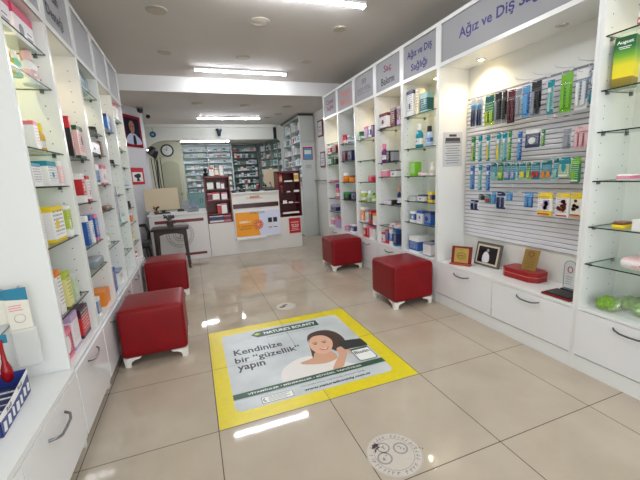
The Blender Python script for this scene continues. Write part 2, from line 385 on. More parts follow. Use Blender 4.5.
for dy in (-.028, .028): lg.tube([(RX+.004, 2.29+dy+.02*math.cos(k*PI/6), 2.315+.026*math.sin(k*PI/6)) for k in range(0, 12)], .0025, 5)
lg.box(RX+.004, 2.12, 2.178, RX+.006, 2.46, 2.183); lg.build('sign_emblem', ink_grey, sgp)
cabinet('D', True, *RB['D'], 'white shelf cabinet under the red and dark hair care sign, right wall', signs=[('Saç', 1.755, 2.305, .15, .085, ink_plum), ('Bakımı', 1.755, 2.19, .26, .075, ink_dark)])
cabinet('E', True, *RB['E'], 'white shelf cabinet under the two line blue sign, beside the toothbrush wall', signs=[('Ağız ve Diş', 1.215, 2.3, .36, .085, ink_blue), ('Sağlığı', 1.215, 2.18, .24, .085, ink_blue)])
cW = cabinet('W', True, *RB['W'], 'wide white display cabinet with slatted wall of hanging toothbrush packs', wide=True, split=.286, signs=[('Ağız ve Diş Sağlığı', .31, 2.25, .80, .1, ink_blue)])
cabinet('N', True, *RB['N'], 'white shelf cabinet at the right edge, nearest the camera', signs=[])
sl = MB()
z = .625
while z < 1.815:
    sl.prism([(0, 0), (0, .021), (.006, .028), (.008, .028), (.008, 0)], (2.367, -.297, z), (1, 0, 0), (0, 0, 1), (0, 1, 0), 1.213); z += .034
sl.box(2.376, -.298, .62, 2.3795, .918, 1.825, 1)
sl.build('slat_panel', [mat('slat_white', (226, 226, 232), .35), mat('slat_groove_shade', (136, 138, 148), .6)], cW)  # shadow between the slats is put into the grey backing colour

cabinet('L1', False, *LB['L1'], 'white shelf cabinet nearest on the left wall, with pink banded boxes on top', base_z=.415)
cabinet('L2', False, *LB['L2'], 'second white shelf cabinet on the left wall, under the dark lettered sign', base_z=.415, lit=True, signs=[('Desteği', .915, 2.19, .27, .085, ink_dark), ('Eklem', .90, 2.31, .22, .07, ink_dark)])
cabinet('L3', False, *LB['L3'], 'third white shelf cabinet on the left wall, holding the teal pouch', base_z=.415, signs=[])
cabinet('L4', False, *LB['L4'], 'fourth white shelf cabinet on the left wall, behind the near ottoman', base_z=.415, lit=True)
cabinet('L5', False, *LB['L5'], 'fifth and last white shelf cabinet on the left wall, before the portrait pillar', base_z=.415)
# low drawer unit in front of them
lo = thing('drawer_cabinet', 'low white drawer cabinet at the lower left, carrying the blue roll tray', 'cabinet', (-.78, -.4, 0), world=True)
MB().box(-.61, -.95, .06, -.94, .153, .385).box(-.61, -.95, .388, -.94, .153, .415).box(-.64, -.95, 0, -.655, .153, .06, 1).build('carcass', [white, hole_m], lo)
MB().box(-.611, -.95, .389, -.594, .153, .4145).build('edge_strip', white, lo, .001)
for a, b in ((-.40, .150), (-.948, -.404)):
    dr = MB().box(-.611, a, .06, -.593, b, .385).build('drawer', drawer_m, lo, .0015)
    yc = (a+b)/2; hz = .318
    MB().tube([(-.593, yc-.088, hz+.004), (-.571, yc-.076, hz), (-.563, yc-.05, hz-.008), (-.562, yc, hz-.01), (-.563, yc+.05, hz-.008), (-.571, yc+.076, hz), (-.593, yc+.088, hz+.004)], .0055, 8).build('handle', dark_metal, dr)

# ---------------------------------------------------------------- counter
ct = thing('service_counter', 'long white counter base carrying the two red racks and the raised counter', 'counter', (1.0, 4.5, 0), world=True)
MB().box(.2, 4.2, .0, 1.77, 4.95, .548).build('counter_body', mat('counter_white', (226, 222, 216), .25), ct, .003)
MB().box(.21, 4.21, -.0, 1.76, 4.215, .02).build('plinth', white, ct)
rcn = thing('raised_counter', 'white raised counter section with dark red recess, above the orange poster', 'counter', (1.0, 4.35, .5485), world=True)
MB().box(.602, 4.2, .5485, 1.398, 4.5, 1.0).build('counter_body', bpy.data.materials['counter_white'], rcn, .003)
MB().box(.601, 4.17, 1.0, 1.399, 4.55, 1.02).build('countertop', white, rcn, .003)
MB().box(.615, 4.192, .758, 1.378, 4.205, .832).build('recess', mat('recess_dark_red', (62, 22, 22), .25), rcn)
lb = MB().box(.84, 4.190, .912, 1.12, 4.202, .96).build('plate', mat('plate_pale', (222, 214, 206), .3), rcn, .01)
MB().box(.9, 4.187, .918, 1.06, 4.192, .954).build('plate_centre', mat('plate_copper', (188, 132, 96), .4), lb)
# lit poster on the counter
pt = thing('counter_poster', 'framed orange and white bottle poster on the counter front', 'poster', (1.0, 4.18, .26), world=True)
ps = MB().box(.612, 4.165, .262, 1.385, 4.1985, .712).build('poster_frame', mat('poster_frame_white', (226, 226, 232), .3), pt, .003)
PY = 4.1645
MB().prism([(0, 0), (.40, 0), (.37, .12), (.36, .22), (.40, .30), (.375, .405), (0, .405)], (.63, PY, .285), (1, 0, 0), (0, 0, 1), (0, -1, 0), .001).build('orange_field', mat('poster_orange', (245, 160, 24), .4), ps)
MB().box(1.0, PY-.0004, .285, 1.37, PY+.0004, .69).build('pale_field', mat('poster_pale', (216, 220, 244), .4), ps)
og = MB(); og.frus((1.0, PY-.0008, .47), (1.0, PY-.003, .47), .085, .085, 28, 0); og.frus((1.0, PY-.003, .47), (1.0, PY-.004, .47), .072, .072, 28, 1)
for k in range(9):
    a = k*2*PI/9; og.prism([(.01*math.cos(a), .01*math.sin(a)), (.066*math.cos(a-.28), .066*math.sin(a-.28)), (.066*math.cos(a+.28), .066*math.sin(a+.28))], (1.0, PY-.004, .47), (1, 0, 0), (0, 0, 1), (0, -1, 0), .0008, 2)
og.build('orange_slice', [mat('orange_rind', (206, 100, 40), .5), mat('orange_pith', (240, 180, 130), .5), mat('orange_flesh', (206, 76, 30), .5)], ps)
for i, bx in enumerate((1.205, 1.295)):
    b = MB().prism([(-.036, 0), (.036, 0), (.04, .02), (.04, .085), (.028, .105), (-.028, .105), (-.04, .085), (-.04, .02)], (bx, PY-.0005, .385), (1, 0, 0), (0, 0, 1), (0, -1, 0), .001)
    b.build('bottle_picture', mat('bottle_print', (222, 224, 232), .4), ps)
    MB().box(bx-.034, PY-.003, .49, bx+.034, PY-.0006, .57).box(bx-.03, PY-.0034, .40, bx+.03, PY-.0018, .412).build('cap_picture', black_m, ps)
text('poster_lettering', 'SOLGAR', mat('poster_green', (70, 130, 110), .5), ps, (1.0, PY-.001, .672), (1, 0, 0), (0, 0, 1), .25, .04, .001)
wt = mat('poster_ink_white', (250, 240, 225), .5)
text('poster_lettering', '1000+', wt, ps, (.79, PY-.002, .53), (1, 0, 0), (0, 0, 1), .19, .04, .001, bold=.03)
bt = mat('poster_ink_brown', (170, 80, 20), .5)
text('poster_lettering', 'C vitamini\ntakviyesi', bt, ps, (.78, PY-.002, .435), (1, 0, 0), (0, 0, 1), .24, .085, .001, bold=.01)
MB().box(.62, 4.12, .235, 1.12, 4.165, .268).build('ledge', white, pt, .003)
rn = tag(MB().box(1.545, 4.196, .252, 1.755, 4.1995, .522).build('notice', mat('notice_red', (190, 26, 34), .45)), 'small red notice on the counter front, below the dark red rack', 'notice')
wn = mat('notice_white', (240, 200, 200), .5)
MB().box(1.58, 4.1945, .44, 1.72, 4.1958, .452).box(1.57, 4.1945, .30, 1.73, 4.1958, .31).box(1.59, 4.1945, .33, 1.71, 4.1958, .338).build('notice_stripes', wn, rn)
text('notice_lettering', '%20', wn, rn, (1.65, 4.1955, .385), (1, 0, 0), (0, 0, 1), .13, .06, .001, bold=.02)

lc = thing('reception_desk', 'low white reception desk with dark red stripes, left of the counter', 'desk', (-.23, 4.45, 0), world=True)
MB().box(-.66, 4.2, 0, .195, 4.85, .735).build('desk_body', mat('desk_white', (226, 223, 220), .25), lc, .003)
MB().box(-.675, 4.185, .735, .198, 4.86, .76).build('desk_top', white, lc, .003)
st_m = mat('stripe_red_brown', (112, 40, 44), .35)
MB().box(-.585, 4.196, .613, .135, 4.201, .66).build('stripe', st_m, lc); MB().box(-.585, 4.196, .075, .135, 4.201, .115).build('stripe', st_m, lc)
em = MB()
for r in (.2, .165, .10, .07):
    em.tube([(-.24+r*math.cos(k*PI/16), 4.198, .42+r*math.sin(k*PI/16)) for k in range(33)], .004, 4)
for k in range(24):
    a = k*PI/12; em.tube([(-.24+.172*math.cos(a), 4.198, .42+.172*math.sin(a)), (-.24+.19*math.cos(a), 4.198, .42+.19*math.sin(a))], .003, 4)
em.tube([(-.24, 4.198, .35), (-.24, 4.198, .49)], .006, 5); em.tube([(-.28, 4.198, .37), (-.2, 4.198, .42), (-.27, 4.198, .46)], .005, 5)
em.build('round_emblem', mat('etched_grey', (130, 142, 138), .5), lc)

def rack(x0, x1, z0, z1, m_, label, shelves, items, y=4.12):
    root = thing('display_rack', label, 'rack', ((x0+x1)/2, y+.15, z0), world=True)
    t = .016; b = MB().box(x0, y, z0, x0+t, y+.3, z1).box(x1-t, y, z0, x1, y+.3, z1).box(x0, y, z1-t*2, x1, y+.3, z1).box(x0, y, z0, x1, y+.3, z0+t).box(x0, y+.29, z0, x1, y+.3, z1)
    b.build('rack_frame', m_, root, .001)
    for z in shelves: MB().box(x0+t, y+.01, z-.012, x1-t, y+.29, z).build('shelf', m_, root); 
    return root
rack(.2, .597, .5485, 1.31, redwood, 'red brown display rack with small packets, left of the lit poster', [.70, .92, 1.10], None, 4.205)
rack(1.402, 1.80, .5485, 1.335, maroon, 'dark maroon display rack at the right end of the counter', [.60, .78, .97, 1.15], None, 4.205)

def pack(x0, x1, z, h, base, acc, label, y=4.215, dep=.05, name='packet', group=None, cat='packet'):
    o = MB().box(-(x1-x0)/2, 0, 0, (x1-x0)/2, dep, h).build(name, pmat(base, acc, seed=int(x0*100)), None, .001, ((x0+x1)/2, y, z+.0005)); return tag(o, label, cat, group)
pack(.245, .34, 1.1, .11, 'white', 'palegreen', 'white packet, left on top shelf of red brown rack')
pack(.39, .45, 1.1, .11, 'white', 'grey', 'white packet, middle on top shelf of red brown rack')
pack(.46, .51, 1.1, .10, 'white', 'red', 'red edged packet, right on top shelf of red brown rack')
pack(.235, .31, .92, .12, 'darkred', 'pink', 'dark red packet, left on second shelf of red brown rack')
pack(.315, .42, .92, .13, 'white', 'red', 'white packet with red dot, second shelf of red brown rack')
pack(.45, .54, .92, .12, 'white', 'pink', 'pink white packet, right on second shelf of red brown rack')
pack(.37, .43, .70, .15, 'red', 'white', 'red packet on third shelf of red brown rack')
pack(.435, .52, .70, .16, 'white', 'pink', 'white packet on third shelf of red brown rack')
pack(.23, .45, .5655, .10, 'navy', 'white', 'wide navy box on bottom shelf of red brown rack', name='carton', cat='box')
pack(.46, .57, .5655, .10, 'darkred', 'pink', 'dark red box on bottom shelf of red brown rack', name='carton', cat='box')
pack(1.43, 1.48, 1.15, .13, 'skin', 'red', 'tan figure shaped packet, top shelf of maroon rack')
pack(1.70, 1.775, 1.15, .14, 'gold', 'cream', 'gold packet, top shelf of maroon rack')
pack(1.52, 1.66, 1.15, .025, 'white', 'white', 'flat white card lying on top shelf of maroon rack', dep=.03)
pack(1.44, 1.48, .97, .12, 'darkred', 'red', 'red packet on second shelf of maroon rack')
pack(1.55, 1.61, .97, .022, 'white', 'pink', 'small flat pink card on second shelf of maroon rack', dep=.03)
pack(1.68, 1.77, .97, .035, 'white', 'white', 'small white card on second shelf of maroon rack', dep=.03)
pack(1.47, 1.54, .78, .06, 'white', 'pink', 'white packet, left on third shelf of maroon rack', dep=.03)
pack(1.575, 1.65, .78, .03, 'white', 'cream', 'flat white packet, middle on third shelf of maroon rack', dep=.03)
pack(1.69, 1.75, .78, .015, 'pink', 'grey', 'thin pink card, right on third shelf of maroon rack', dep=.03)
pack(1.46, 1.75, .60, .03, 'white', 'cream', 'long white strip on bottom shelf of maroon rack', dep=.03)
# things standing on the racks and counters
pack(.30, .37, 1.31, .13, 'white', 'red', 'white card with red print on top of the red brown rack', name='carton', cat='box', y=4.25)
pack(.385, .44, 1.31, .11, 'cream', 'red', 'cream box on top of the red brown rack', name='carton', cat='box', y=4.25)
pack(.46, .52, 1.31, .15, 'white', 'cream', 'tall white box on top of the red brown rack', name='carton', cat='box', y=4.25)
def plant(loc, label, leafc, potc, s, n, flower=None, seed=1, pot=None):
    root = thing('potted_plant', label, 'plant', loc); rd = random.Random(seed)
    MB().lathe([(.6*s, 0), (.8*s, .9*s), (.86*s, .95*s), (.78*s, .9*s), (.7*s, .8*s)], n=16).build('pot', potc, root)
    lf = MB(); fl = MB()
    for k in range(n):
        a = rd.uniform(0, 2*PI); tl = rd.uniform(.5, 1.3)*s; h = rd.uniform(1.2, 2.2)*s; c, sn = math.cos(a), math.sin(a)
        p0 = Vector((0, 0, .8*s)); p1 = Vector((c*tl*.5, sn*tl*.5, .8*s+h*.7)); p2 = Vector((c*tl, sn*tl, .8*s+h*.8)); w = Vector((-sn, c, 0))*.16*s
        lf.add([p0, p1-w, p1+w, p2], [(0, 1, 2), (1, 3, 2)]); lf.add([p0+Vector((0, 0, .001)), p1-w, p1+w, p2], [(0, 2, 1)])
        if flower and k % 2 == 0: fl.lathe([(.02*s, 0), (.16*s, .1*s), (.2*s, .3*s), (.02*s, .4*s)], (p2.x, p2.y, p2.z), 8)
    lf.build('leaves', leafc, root)
    if flower: fl.build('flowers', flower, root)
    return root
leafg = mat('leaf_green', (58, 96, 48), .5); leafd = mat('leaf_dark', (28, 40, 28), .5); leafgrey = mat('leaf_grey_green', (120, 138, 118), .6)
plant((.245, 4.36, 1.3105), 'dark leafy plant in black pot on top of the red brown rack', leafd, black_m, .055, 26, seed=3)
plant((-.55, 4.33, .7605), 'small dark green and red plant on the reception desk', leafg, mat('pot_rust', (120, 60, 40), .6), .045, 22, flower=mat('flower_red', (130, 40, 40), .6), seed=4)
def monitor(loc, w, h, label, m_, rz=0, lift=0):
    root = thing('monitor', label, 'monitor', loc, rz)
    sc = MB().box(-w/2, 0, .05+lift, w/2, .035, .05+lift+h).build('monitor_shell', m_, root, .006)
    MB().box(-w/2+.01, .0352, .06+lift, w/2-.01, .037, .04+lift+h).build('screen', mat('screen_dark', (30, 34, 44), .15), sc)
    MB().box(-.03, .036, .01, .03, .055, .14+lift).box(-.1, -.06, 0, .1, .1, .012).build('stand', black_m, root, .003)
beige = mat('monitor_beige', (206, 190, 160), .5)
monitor((-.455, 4.42, .7605), .50, .345, 'beige backed monitor on the reception desk', beige, .03)
monitor((1.40, 4.70, .5485), .27, .37, 'beige backed monitor behind the maroon rack', beige, lift=.42)
rg = thing('cash_register', 'grey card terminal and till on the reception desk', 'till', (-.05, 4.45, .7605))
MB().box(-.13, -.12, 0, .13, .14, .07).box(-.12, .02, .07, .0, .1, .18).build('till_body', mat('till_grey', (150, 154, 160), .4), rg, .005)
MB().prism([(-.12, 0), (.02, 0), (.0, .09), (-.02, .1)], (.02, -.1, .07), (0, 1, 0), (0, 0, 1), (1, 0, 0), .09).build('keypad', mat('till_blue_grey', (120, 134, 152), .4), rg, .003)
tag(MB().rbox((0, 0, .028), (.05, .035, .028), .012, 3).build('card_reader', black_m, loc=(-.19, 4.32, .7605)), 'small black card reader beside the grey till', 'card reader')
tag(MB().box(-.14, 0, 0, .1, .1, .018).build('keyboard', mat('keyboard_white', (224, 222, 216), .4), None, .004, (-.20, 4.22, .7605)), 'white keyboard lying at the front of the reception desk', 'keyboard')
for i, (x, w, h, lb_, mm) in enumerate(((.66, .07, .045, 'low dark box at the left end of the raised counter', 'darkplum'), (.80, .10, .055, 'black stapler shaped box on the raised counter', 'black'), (1.02, .14, .05, 'long black pen tray on the raised counter', 'black'))):
    o = MB().rbox((0, 0, h/2), (w/2, .04, h/2), .012, 3).build('desk_box', cmat(mm), loc=(x, 4.3, 1.0205)); tag(o, lb_, 'box')
ph = thing('desk_telephone', 'black desk telephone with raised handset on the raised counter', 'telephone', (1.27, 4.35, 1.0205))
MB().prism([(0, 0), (.16, 0), (.16, .06), (0, .025)], (-.09, -.08, 0), (0, 1, 0), (0, 0, 1), (1, 0, 0), .18).build('phone_base', black_m, ph, .004)
MB().tube([(-.07, -.07, .07), (-.07, -.06, .1), (-.07, .0, .12), (-.07, .06, .11), (-.07, .07, .08)], [.022, .016, .012, .016, .022], 8).build('handset', black_m, ph)
MB().tube([(.05, .03, .04), (.05, .05, .10), (.03, .05, .14)], [.008, .006, .014], 6).build('antenna', black_m, ph)

# side table, chair
tb = thing('side_table', 'dark brown wooden side table in front of the reception desk', 'table', (-.345, 3.77, 0))
MB().rbox((0, 0, .592), (.25, .165, .019), .015, 2).build('tabletop', dwood, tb)
ap = [(-.19, 0), (-.19, -.05), (-.14, -.075), (-.05, -.055), (.05, -.055), (.14, -.075), (.19, -.05), (.19, 0)]
ap = [(-.2, .0), (.2, .0), (.2, -.09), (.15, -.075), (.07, -.055), (-.07, -.055), (-.15, -.075), (-.2, -.09)]
a_ = MB(); a_.prism(ap[::-1], (0, -.125, .58), (1, 0, 0), (0, 0, 1), (0, 1, 0), .018); a_.prism(ap[::-1], (0, .107, .58), (1, 0, 0), (0, 0, 1), (0, 1, 0), .018)
a_.box(-.2, -.11, .50, -.182, .11, .58).box(.182, -.11, .50, .2, .11, .58); a_.build('apron', dwood, tb)
for sx in (-1, 1):
    for sy in (-1, 1):
        l = MB(); l.tube([(sx*.19, sy*.112, .58), (sx*.192, sy*.113, .4), (sx*.198, sy*.116, .2), (sx*.21, sy*.122, .0)], [.036, .034, .028, .022], 4); l.build('leg', dwood, tb)
plant((-.34, 3.75, .6115), 'grey pot of grey green leaves and dark lavender flowers on the side table', leafgrey, mat('pot_grey', (88, 92, 92), .6), .062, 46, flower=mat('flower_lavender', (70, 60, 92), .6), seed=8)
ch = thing('office_chair', 'black padded chair tucked between side table and left cabinets', 'chair', (-.775, 3.62, 0), 0)
MB().rbox((0, 0, .42), (.155, .17, .04), .03, 3).build('seat', black_m, ch)
MB().tube([(-.13, .15, .42), (-.135, .19, .55), (-.10, .2, .66), (.10, .2, .66), (.135, .19, .55), (.13, .15, .42)], .025, 8).build('backrest', black_m, ch)
for sx in (-1, 1):
    for sy in (-1, 1): MB().tube([(sx*.12, sy*.13, .4), (sx*.14, sy*.15, 0)], .013, 8).build('leg', black_m, ch)

# ---------------------------------------------------------------- ottomans
offw = mat('white_painted_foot', (236, 234, 228), .3)
def ottoman(x, y, label, rz=0):
    root = thing('ottoman', label, 'ottoman', (x, y, 0), rz)
    MB().rbox((0, 0, .235), (.21, .21, .172), .028, 8, dome=.008).build('cushion', leather, root)
    for sx, sy in ((1, 1), (1, -1), (-1, 1), (-1, -1)): MB().tube([(sx*.2025, sy*.2025, .09), (sx*.2025, sy*.2025, .375)], .0025, 6).build('piping', leather, root)
    for sx in (-1, 1):
        for sy in (-1, 1):
            l = MB(); out = [(0, .066), (.11, .066), (.10, .056), (.065, .048), (.045, .035), (.038, .012), (.042, 0), (.012, 0), (.006, .03)]
            l.prism(out, (sx*.205, sy*.205, 0), (-sx, 0, 0), (0, 0, 1), (0, -sy, 0), .02)
            l.prism(out, (sx*.205, sy*.205, 0), (0, -sy, 0), (0, 0, 1), (-sx, 0, 0), .02)
            l.frus((sx*.188, sy*.188, 0), (sx*.186, sy*.186, .066), .016, .026, 12)
            l.build('leg', offw, root)
    return root
ottoman(1.818, 1.13, 'red leather cube ottoman nearest on the right, by the blue signed cabinet', .0)
ottoman(1.822, 2.57, 'red leather cube ottoman farther back on the right side', -.02)
ottoman(-.352, 1.09, 'red leather cube ottoman nearest on the left, against the drawers', .0)
ottoman(-.352, 2.54, 'red leather cube ottoman farther back on the left, before the side table', .02)

# ---------------------------------------------------------------- floor poster and stickers
fp = thing('floor_poster', 'square yellow bordered advertising poster stuck to the floor', 'poster', (.6, .6, 0), world=True)
UZ = (0, 0, 1)
def flat(name, poly, z, m_, parent=fp): return MB().prism(poly, (0, 0, z), (1, 0, 0), (0, 1, 0), UZ, .0004).build(name, m_, parent)
def rrect(x0, y0, x1, y1, r, n=6):
    p = []
    for cx, cy, a0 in ((x1-r, y1-r, 0), (x0+r, y1-r, PI/2), (x0+r, y0+r, PI), (x1-r, y0+r, 3*PI/2)):
        p += [(cx+r*math.cos(a0+i*PI/2/n), cy+r*math.sin(a0+i*PI/2/n)) for i in range(n+1)]
    return p
def blobby(pts, n=5):
    P = [Vector((a, b, 0)) for a, b in pts]; out = []; N_ = len(P)
    for i in range(N_):
        p0, p1, p2, p3 = P[i-1], P[i], P[(i+1) % N_], P[(i+2) % N_]
        for k in range(n):
            t = k/n; q = .5*((2*p1)+(p2-p0)*t+(2*p0-5*p1+4*p2-p3)*t*t+(3*p1-p0-3*p2+p3)*t**3); out.append((q.x, q.y))
    return out
yel = mat('poster_yellow', (226, 208, 20), .3, noise=.08, nscale=30)
flat('yellow_border', [(0.004, 0.004), (1.196, .004), (1.196, 1.196), (.004, 1.196)], .0004, yel)
flat('pale_field', rrect(.097, .10, 1.085, 1.085, .045), .0009, mat('poster_pale_blue', (205, 213, 216), .3, noise=.22, nscale=5))
gm = mat('poster_dark_green', (30, 78, 56), .35); wm = mat('poster_white', (236, 238, 236), .35); inkm = mat('poster_ink', (36, 34, 58), .4)
flat('woman_blouse', blobby([(.40, .30), (.43, .40), (.52, .475), (.62, .50), (.70, .46), (.78, .40), (.86, .30), (.88, .265), (.60, .262), (.42, .264)]), .0014, mat('print_blouse', (226, 222, 218), .4))
skin_p = mat('print_skin', (206, 158, 128), .4); hair_p = mat('print_hair', (66, 42, 34), .4)
flat('woman_hair', blobby([(.66, .44), (.68, .56), (.71, .70), (.77, .80), (.86, .83), (.94, .78), (.97, .68), (.96, .58), (.90, .50), (.85, .47), (.80, .56), (.72, .55)]), .0019, hair_p)
flat('woman_neck', blobby([(.56, .43), (.66, .46), (.70, .52), (.80, .50), (.82, .40), (.74, .36), (.64, .38)]), .0024, skin_p)
flat('woman_face', blobby([(.715, .50), (.69, .58), (.705, .68), (.76, .755), (.84, .745), (.875, .66), (.85, .56), (.79, .485), (.745, .475)]), .0029, mat('print_face', (220, 174, 146), .4))
flat('woman_fringe', blobby([(.70, .69), (.75, .765), (.84, .76), (.89, .64), (.93, .66), (.93, .79), (.84, .835), (.74, .80)]), .0034, hair_p)
for a, b in ((.742, .635), (.812, .63)):
    flat('woman_eye', blobby([(a-.016, b), (a, b+.008), (a+.016, b), (a, b-.007)], 3), .0034, hair_p)
    flat('woman_eyebrow', [(a-.02, b+.018), (a+.02, b+.02), (a+.018, b+.026), (a-.018, b+.025)], .0034, hair_p)
flat('woman_nose', blobby([(.768, .592), (.79, .592), (.78, .60)], 3), .0034, skin_p)
flat('woman_smile', blobby([(.745, .56), (.778, .54), (.815, .557), (.80, .532), (.775, .523), (.755, .535)], 3), .0034, mat('print_lips', (190, 96, 92), .4))
flat('woman_teeth', blobby([(.755, .555), (.778, .543), (.805, .553), (.78, .535)], 3), .0039, wm)
flat('woman_arm', blobby([(.735, .268), (.80, .268), (.86, .35), (.90, .42), (.915, .50), (.88, .52), (.85, .49), (.84, .42), (.78, .34)]), .0034, skin_p)
for k in range(4): flat('woman_finger', blobby([(.862+.016*k, .49-.028*k), (.90+.012*k, .515-.03*k), (.935+.006*k, .508-.032*k), (.93+.006*k, .49-.032*k), (.89+.012*k, .485-.03*k)], 3), .0039, mat('print_finger', (214, 166, 138), .4) if k == 0 else bpy.data.materials['print_finger'])
flat('bottle_edge', rrect(.932, .277, 1.073, .475, .024), .0042, mat('print_bottle_edge', (120, 124, 124), .4))
flat('bottle_body', rrect(.94, .285, 1.065, .475, .02), .0046, wm)
flat('bottle_cap', blobby([(.905, .475), (.93, .462), (1.06, .455), (1.085, .47), (1.08, .56), (1.05, .575), (.93, .595), (.90, .58)], 3), .0049, mat('print_cap', (32, 40, 38), .4))
flat('bottle_stripe', [(.94, .428), (1.065, .428), (1.065, .452), (.94, .452)], .0049, gm)
text('bottle_lettering', 'Biotin', inkm, fp, (1.0, .39, .0052), (1, 0, 0), (0, 1, 0), .11, .04, .0003, bold=.02)
flat('banner', [(.323, 1.0), (.365, 1.045), (.885, 1.045), (.885, .945), (.365, .945)], .0014, gm)
flat('banner_diamond', [(.345, 1.0), (.37, 1.022), (.40, 1.0), (.37, .978)], .0019, mat('print_lime', (190, 206, 60), .4))
text('banner_lettering', "NATURE'S BOUNTY", wm, fp, (.645, .997, .0019), (1, 0, 0), (0, 1, 0), .44, .05, .0003, bold=.03)
text('poster_lettering', 'Vitaminler Mineraller Bitkisel', mat('print_grey_ink', (130, 140, 150), .5), fp, (.63, .914, .0014), (1, 0, 0), (0, 1, 0), .40, .022, .0003)
for s_, x, y, w, h in (('Kendinize', .16, .765, .355, .085), ('bir “güzellik”', .155, .64, .47, .10), ('yapın', .16, .53, .185, .085)):
    text('slogan_lettering', s_, inkm, fp, (x, y, .0014), (1, 0, 0), (0, 1, 0), w, h, .0003, align='L', bold=.02)
flat('green_stripe', [(.097, .213), (1.085, .213), (1.085, .262), (.097, .262)], .0039, gm)
text('stripe_lettering', 'VİTAMİNLER • MİNERALLER • BİTKİSEL TAKVİYELER', wm, fp, (.55, .237, .0044), (1, 0, 0), (0, 1, 0), .74, .022, .0003, bold=.02)
text('poster_lettering', 'Ürünlerimiz hakkında detaylı bilgi', mat('print_green_ink', (60, 90, 80), .5), fp, (.70, .178, .0014), (1, 0, 0), (0, 1, 0), .42, .022, .0003)
text('poster_lettering', 'www.naturesbounty.com.tr', inkm, fp, (.715, .135, .0014), (1, 0, 0), (0, 1, 0), .44, .03, .0003, bold=.04)
pb = rrect(.245, .115, .43, .175, .008); flat('phone_box', pb, .0014, inkm); flat('phone_box_inner', rrect(.248, .118, .427, .172, .007), .0017, wm)
MB().tube([(.262, .157, .0022), (.255, .148, .0022), (.258, .137, .0022), (.268, .130, .0022)], [.004, .002, .002, .004], 6).build('phone_icon', inkm, fp)
for k in range(4): flat('phone_text_line', [(.285, .160-.011*k), (.41-.02*(k % 2), .160-.011*k), (.41-.02*(k % 2), .164-.011*k), (.285, .164-.011*k)], .002, mat('print_line', (140, 150, 150), .5) if k == 0 else bpy.data.materials['print_line'])
jl = mat('joint_dirt', (120, 116, 104), .6)
for c_ in ((.5988, .004, .0012, .6012, .10, .0018), (.5988, 1.085, .0012, .6012, 1.196, .0018), (.004, .5988, .0012, .097, .6012, .0018), (1.085, .5988, .0012, 1.196, .6012, .0018), (.5988, .66, .0018, .6012, .94, .0022), (.097, .5990, .0018, .42, .6008, .0022)):
    MB().box(*c_).build('tile_joint_crease', jl, fp)

def sticker(cx, cy, r, label, full, seed):
    root = thing('floor_sticker', label, 'sticker', (cx, cy, 0), .35); rd = random.Random(seed)
    grey = mat('sticker_grey', (138, 136, 136), .5); dk = mat('sticker_dark', (60, 30, 40), .5)
    base = MB().prism([(r*math.cos(k*PI/20), r*math.sin(k*PI/20)) for k in range(40)], (0, 0, .0004), (1, 0, 0), (0, 1, 0), UZ, .0004).build('sticker_disc', mat('sticker_pale', (198, 191, 180), .35, noise=.08, nscale=60), root)
    g = MB()
    def ring(cx_, cy_, r0, r1, z=.0010):
        n = 32; v = []
        for rr in (r0, r1): v += [(cx_+rr*math.cos(k*2*PI/n), cy_+rr*math.sin(k*2*PI/n), z) for k in range(n)]
        g.add(v, [(k, (k+1) % n, n+(k+1) % n, n+k) for k in range(n)])
    if full:
        ring(0, 0, r*.97, r*.985); ring(0, 0, r*.70, r*.72)
        for k in range(34):
            a = k*2*PI/34+rd.uniform(-.03, .03); 
            if rd.random() < .15: continue
            c, s_ = math.cos(a), math.sin(a); w = rd.uniform(.02, .05)*r
            g.prism([(-w, r*.77), (w, r*.77), (w, r*.90), (w*.2, r*.90), (w*.2, r*.82), (-w, r*.82)], (0, 0, .0009), (c, s_, 0), (-s_, c, 0), UZ, .0002)
        for cx_, cy_, rr in ((-.05*r/.125, .012, r*.27), (.045, .0, r*.27), (-.01, .055, r*.24)):
            ring(cx_, cy_, rr*.78, rr)
            for k in range(7):
                a = rd.uniform(0, 6.28); q = rd.uniform(0, .55)*rr; g.lathe([(rr*.12, .0009), (rr*.1, .0011)], (cx_+q*math.cos(a), cy_+q*math.sin(a), 0), 6)
        g.build('sticker_print', grey, root)
        d = MB()
        d.prism(blobby([(-.05, .085), (-.03, .10), (-.01, .088), (-.02, .078), (-.04, .08)], 3), (0, 0, .0012), (1, 0, 0), (0, 1, 0), UZ, .0002)
        d.tube([(-.055, .062, .0014), (-.04, .072, .0014), (-.02, .07, .0014)], .003, 5)
        d.build('worn_mark', dk, root)
        for k in range(3): MB().lathe([(.003, 0), (.002, .0015)], (.1+.008*k, -.045-.012*k, .0004), 6).build('dirt_spot', dk, root)
    else:
        ring(0, 0, r*.92, r*.95); g.build('sticker_print', grey, root)
        d = MB(); d.tube([(-.06, .02, .0014), (-.045, .0, .0014), (-.02, -.006, .0014), (-.005, .01, .0014)], .006, 5); d.tube([(-.02, .035, .0014), (.01, .03, .0014), (.03, .02, .0014)], .005, 5)
        d.build('worn_mark', dk, root)
sticker(.722, -.468, .125, 'round pale floor sticker with three small emblems, nearest the camera', True, 1)
sticker(.742, 1.49, .098, 'small worn round floor sticker behind the yellow poster', False, 2)

